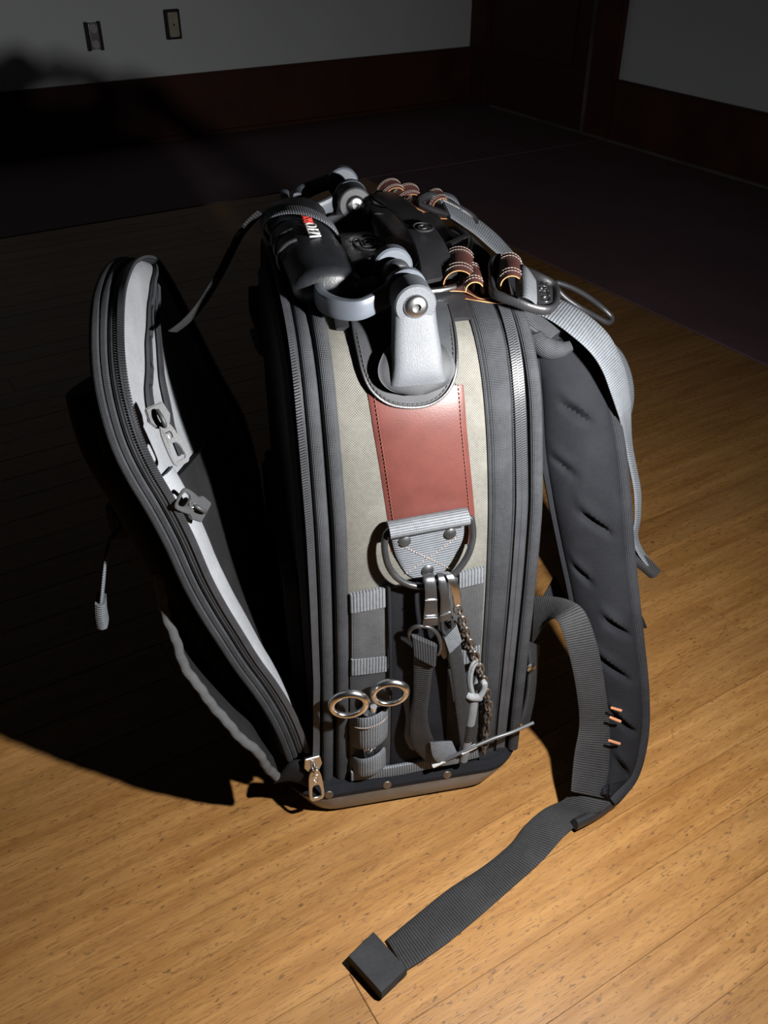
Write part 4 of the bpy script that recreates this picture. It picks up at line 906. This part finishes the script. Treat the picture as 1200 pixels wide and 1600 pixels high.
# ------------------------------------------------------------------ clips hanging from the D-ring
def hang(name, label, cat, px0, grp=None): return sub(name, label, cat, px0, grp)
t, o0 = hang('tool_clip', 'left dark steel belt clip hooked on the D-ring holding a black webbing loop', 'clip', [(0.1066, -0.0240, 0.2878)][0], 'belt clips on the D-ring')
def loc(pts): return [V(p)-o0 for p in pts]
slab('steel_strip', loc([(0.1044, -0.0100, 0.2682), (0.1026, -0.0160, 0.2833), (0.1004, -0.0240, 0.2926), (0.1006, -0.0300, 0.2892), (0.1012, -0.0315, 0.2723), (0.1002, -0.0300, 0.2458)]), loc([(0.1128, -0.0100, 0.2695), (0.1113, -0.0160, 0.2838), (0.1095, -0.0240, 0.2924), (0.1097, -0.0300, 0.2890), (0.1109, -0.0315, 0.2719), (0.1128, -0.0300, 0.2449)]), .0016, M['gun'], t, n=34, nw=5)
for q_ in ([(0.1009, -0.0325, 0.2745), (0.1106, -0.0325, 0.2735)], [(0.1009, -0.0325, 0.2560), (0.1112, -0.0325, 0.2548)]): tube('pressed_line', loc(q_), .0007, M['silver'], t, 6, 6)
tube('wire_loop', loc([(0.0925, -0.0220, 0.2246), (0.0913, -0.0240, 0.2365), (0.0955, -0.0280, 0.2442), (0.1055, -0.0300, 0.2435), (0.1129, -0.0310, 0.2347), (0.1158, -0.0300, 0.2205), (0.1148, -0.0270, 0.2093)]), .0018, M['gun'], t, 34, 8)
wl = slab('webbing_loop', loc([(0.0940, -0.0240, 0.2318), (0.0957, -0.0220, 0.1950), (0.0959, -0.0220, 0.1567), (0.0932, -0.0240, 0.1223), (0.0965, -0.0220, 0.0939), (0.1126, -0.0180, 0.0623)]), loc([(0.1119, -0.0300, 0.2227), (0.1104, -0.0290, 0.1959), (0.1086, -0.0290, 0.1660), (0.1074, -0.0300, 0.1388), (0.1128, -0.0280, 0.1106), (0.1245, -0.0220, 0.0749)]), .0022, M['webblack'], t, n=44, nw=6)
slab('webbing_fold', loc([(0.0925, -0.0260, 0.2339), (0.0945, -0.0260, 0.2123)]), loc([(0.1125, -0.0320, 0.2238), (0.1122, -0.0320, 0.2015)]), .005, M['webblacku'], t, n=8, nw=6)
slab('loop_bottom', loc([(0.1107, -0.0300, 0.1050), (0.1149, -0.0260, 0.0803), (0.1244, -0.0200, 0.0582)]), loc([(0.1347, -0.0180, 0.0872), (0.1418, -0.0180, 0.0660), (0.1463, -0.0170, 0.0546)]), .0022, M['webgrey'], t, n=14, nw=6)
slab('loop_back', loc([(0.0885, -0.0100, 0.1497), (0.0925, -0.0120, 0.1225), (0.0916, -0.0120, 0.0973), (0.0964, -0.0130, 0.0817)]), loc([(0.0945, -0.0160, 0.1570), (0.0945, -0.0180, 0.1286), (0.0949, -0.0180, 0.1034), (0.1000, -0.0180, 0.0832)]), .002, M['webgrey'], t, n=18, nw=4)

t, o0 = hang('tool_clip', 'middle dark steel belt clip on the D-ring with a long webbing strap beside the cord', 'clip', [(0.1159, -0.0240, 0.2863)][0], 'belt clips on the D-ring')
slab('steel_strip', loc([(0.1149, -0.0100, 0.2691), (0.1134, -0.0160, 0.2821), (0.1119, -0.0230, 0.2912), (0.1120, -0.0290, 0.2878), (0.1136, -0.0310, 0.2724), (0.1145, -0.0290, 0.2464)]), loc([(0.1191, -0.0100, 0.2698), (0.1181, -0.0160, 0.2827), (0.1165, -0.0230, 0.2911), (0.1181, -0.0290, 0.2880), (0.1208, -0.0310, 0.2724), (0.1244, -0.0290, 0.2487)]), .0016, M['gun'], t, n=34, nw=5)
tube('pressed_line', loc([(0.1142, -0.0310, 0.2550), (0.1225, -0.0310, 0.2569)]), .0007, M['silver'], t, 6, 6)
tube('wire_loop', loc([(0.1164, -0.0280, 0.2465), (0.1178, -0.0280, 0.2359), (0.1213, -0.0280, 0.2304), (0.1253, -0.0280, 0.2345), (0.1248, -0.0280, 0.2464)]), .0016, M['gun'], t, 22, 8)
slab('webbing_strap', loc([(0.1195, -0.0270, 0.2284), (0.1235, -0.0270, 0.2090), (0.1285, -0.0260, 0.1773), (0.1341, -0.0250, 0.1356), (0.1410, -0.0230, 0.0897), (0.1456, -0.0200, 0.0639)]), loc([(0.1291, -0.0270, 0.2392), (0.1341, -0.0270, 0.2157), (0.1400, -0.0260, 0.1825), (0.1460, -0.0250, 0.1411), (0.1498, -0.0230, 0.1049), (0.1518, -0.0200, 0.0642)]), .0022, M['webblack'], t, n=40, nw=6)
slab('webbing_fold', loc([(0.1178, -0.0290, 0.2291), (0.1229, -0.0290, 0.2110)]), loc([(0.1284, -0.0290, 0.2425), (0.1337, -0.0290, 0.2233)]), .0045, M['webgrey'], t, n=8, nw=6)
prism('clip_tongue', [(0, 0), (.0045, -.002), (.008, -.02), (.004, -.026), (0, -.018)], .003, M['gun'], t, loc([(0.1183, -0.0200, 0.2215)])[0], bev=.0006)

t, o0 = hang('chain', 'tarnished small-link chain hanging from a bright clip on the D-ring beside the rear zip', 'chain', [(0.1252, -0.0240, 0.2847)][0])
slab('clip_band', loc([(0.1156, -0.0140, 0.2802), (0.1155, -0.0210, 0.2890), (0.1179, -0.0270, 0.2915), (0.1216, -0.0300, 0.2819), (0.1254, -0.0290, 0.2620)]), loc([(0.1218, -0.0140, 0.2818), (0.1216, -0.0210, 0.2900), (0.1241, -0.0270, 0.2912), (0.1288, -0.0300, 0.2819), (0.1316, -0.0290, 0.2636)]), .0018, M['silver'], t, n=26, nw=5)
CH = smooth([(0.1290, -0.0260, 0.2574), (0.1353, -0.0220, 0.2391), (0.1413, -0.0180, 0.2189), (0.1474, -0.0160, 0.1998), (0.1533, -0.0150, 0.1827), (0.1584, -0.0145, 0.1673), (0.1631, -0.0145, 0.1490), (0.1674, -0.0140, 0.1313), (0.1694, -0.0135, 0.1137), (0.1694, -0.0135, 0.0967), (0.1688, -0.0135, 0.0793), (0.1685, -0.0130, 0.0573)], 25)
def link(p, T, flat, L=.0058, wd=.0036, r=.00105):
    N = V((0, -1, 0)); S = T.cross(N).normalized(); N = S.cross(T).normalized()
    A = S if flat else N
    pts = [p+T*L*math.cos(a)+A*wd*math.sin(a)*(1+.15*math.cos(2*a)) for a in [2*math.pi*i/14 for i in range(14)]]
    return tube('link', pts, r, M['rust'], t, 18, 6, True, up=N if flat else S)
for i in range(24):
    p = (CH[i]+CH[i+1])/2-o0; T = (CH[i+1]-CH[i]).normalized(); link(p, T, i % 2 == 0)

t, o0 = hang('cord_lanyard', 'pale grey braided cord knotted through the chain and hanging down to the rod', 'cord', [(0.1528, -0.0200, 0.1662)][0])
tube('cord_loop', loc([(0.1488, -0.0235, 0.1502), (0.1457, -0.0230, 0.1660), (0.1467, -0.0210, 0.1777), (0.1507, -0.0180, 0.1831), (0.1569, -0.0115, 0.1694), (0.1568, -0.0105, 0.1558), (0.1555, -0.0130, 0.1475), (0.1574, -0.0200, 0.1574), (0.1588, -0.0235, 0.1638), (0.1585, -0.0245, 0.1555), (0.1541, -0.0255, 0.1479), (0.1483, -0.0255, 0.1476)]), .0027, M['cord'], t, 60, 10)
tube('knot', loc([(0.1443, -0.0245, 0.1522), (0.1478, -0.0265, 0.1511), (0.1556, -0.0245, 0.1466)]), .0036, M['cord'], t, 14, 10)
tube('cord', loc([(0.1502, -0.0230, 0.1477), (0.1501, -0.0230, 0.1299), (0.1488, -0.0225, 0.1046), (0.1478, -0.0205, 0.0782), (0.1469, -0.0185, 0.0599)]), .0043, M['cord'], t, 30, 12)
tube('dark_sleeve', loc([(0.1491, -0.0228, 0.1133), (0.1485, -0.0218, 0.0918)]), .0048, M['webblack'], t, 8, 12)

t, o0 = hang('rod', 'thin grey rod poking out past the lower right corner of the backpack', 'rod', [(0.1666, -0.0220, 0.0826)][0])
tube('shaft', loc([(0.1175, -0.0205, 0.0596), (0.1419, -0.0245, 0.0773), (0.1712, -0.0220, 0.0859), (0.1911, -0.0205, 0.0892), (0.2119, -0.0190, 0.0958)]), .0017, M['rodgrey'], t, 30, 10)
tube('pale_sleeve', loc([(0.1175, -0.0205, 0.0596), (0.1277, -0.0225, 0.0672)]), .0021, M['white'], t, 8, 10)
tube('pale_sleeve', loc([(0.1425, -0.0245, 0.0767), (0.1565, -0.0232, 0.0819)]), .0022, M['white'], t, 8, 10)

# ------------------------------------------------------------------ labels of parts that look unlike the rest
PART_LABELS = {'leather_strip': 'red-brown leather strip', 'taupe_gusset': 'taupe canvas side panel', 'handle_grip': 'black rubber grip with white and red lettering',
               'hanger_plate': 'arched black plate with an oval emblem', 'd_ring': 'dark steel D-shaped ring', 'flap_lining': 'pale grey flap lining',
               'moulded_base': 'glossy moulded base', 'webbing_tail': 'black webbing tail lying on the floor', 'folded_end': 'thick folded strap end', 'cord_loop': 'pale loop of cord'}
for ob in bpy.data.objects:
    if ob.name in PART_LABELS: ob['label'] = PART_LABELS[ob.name]
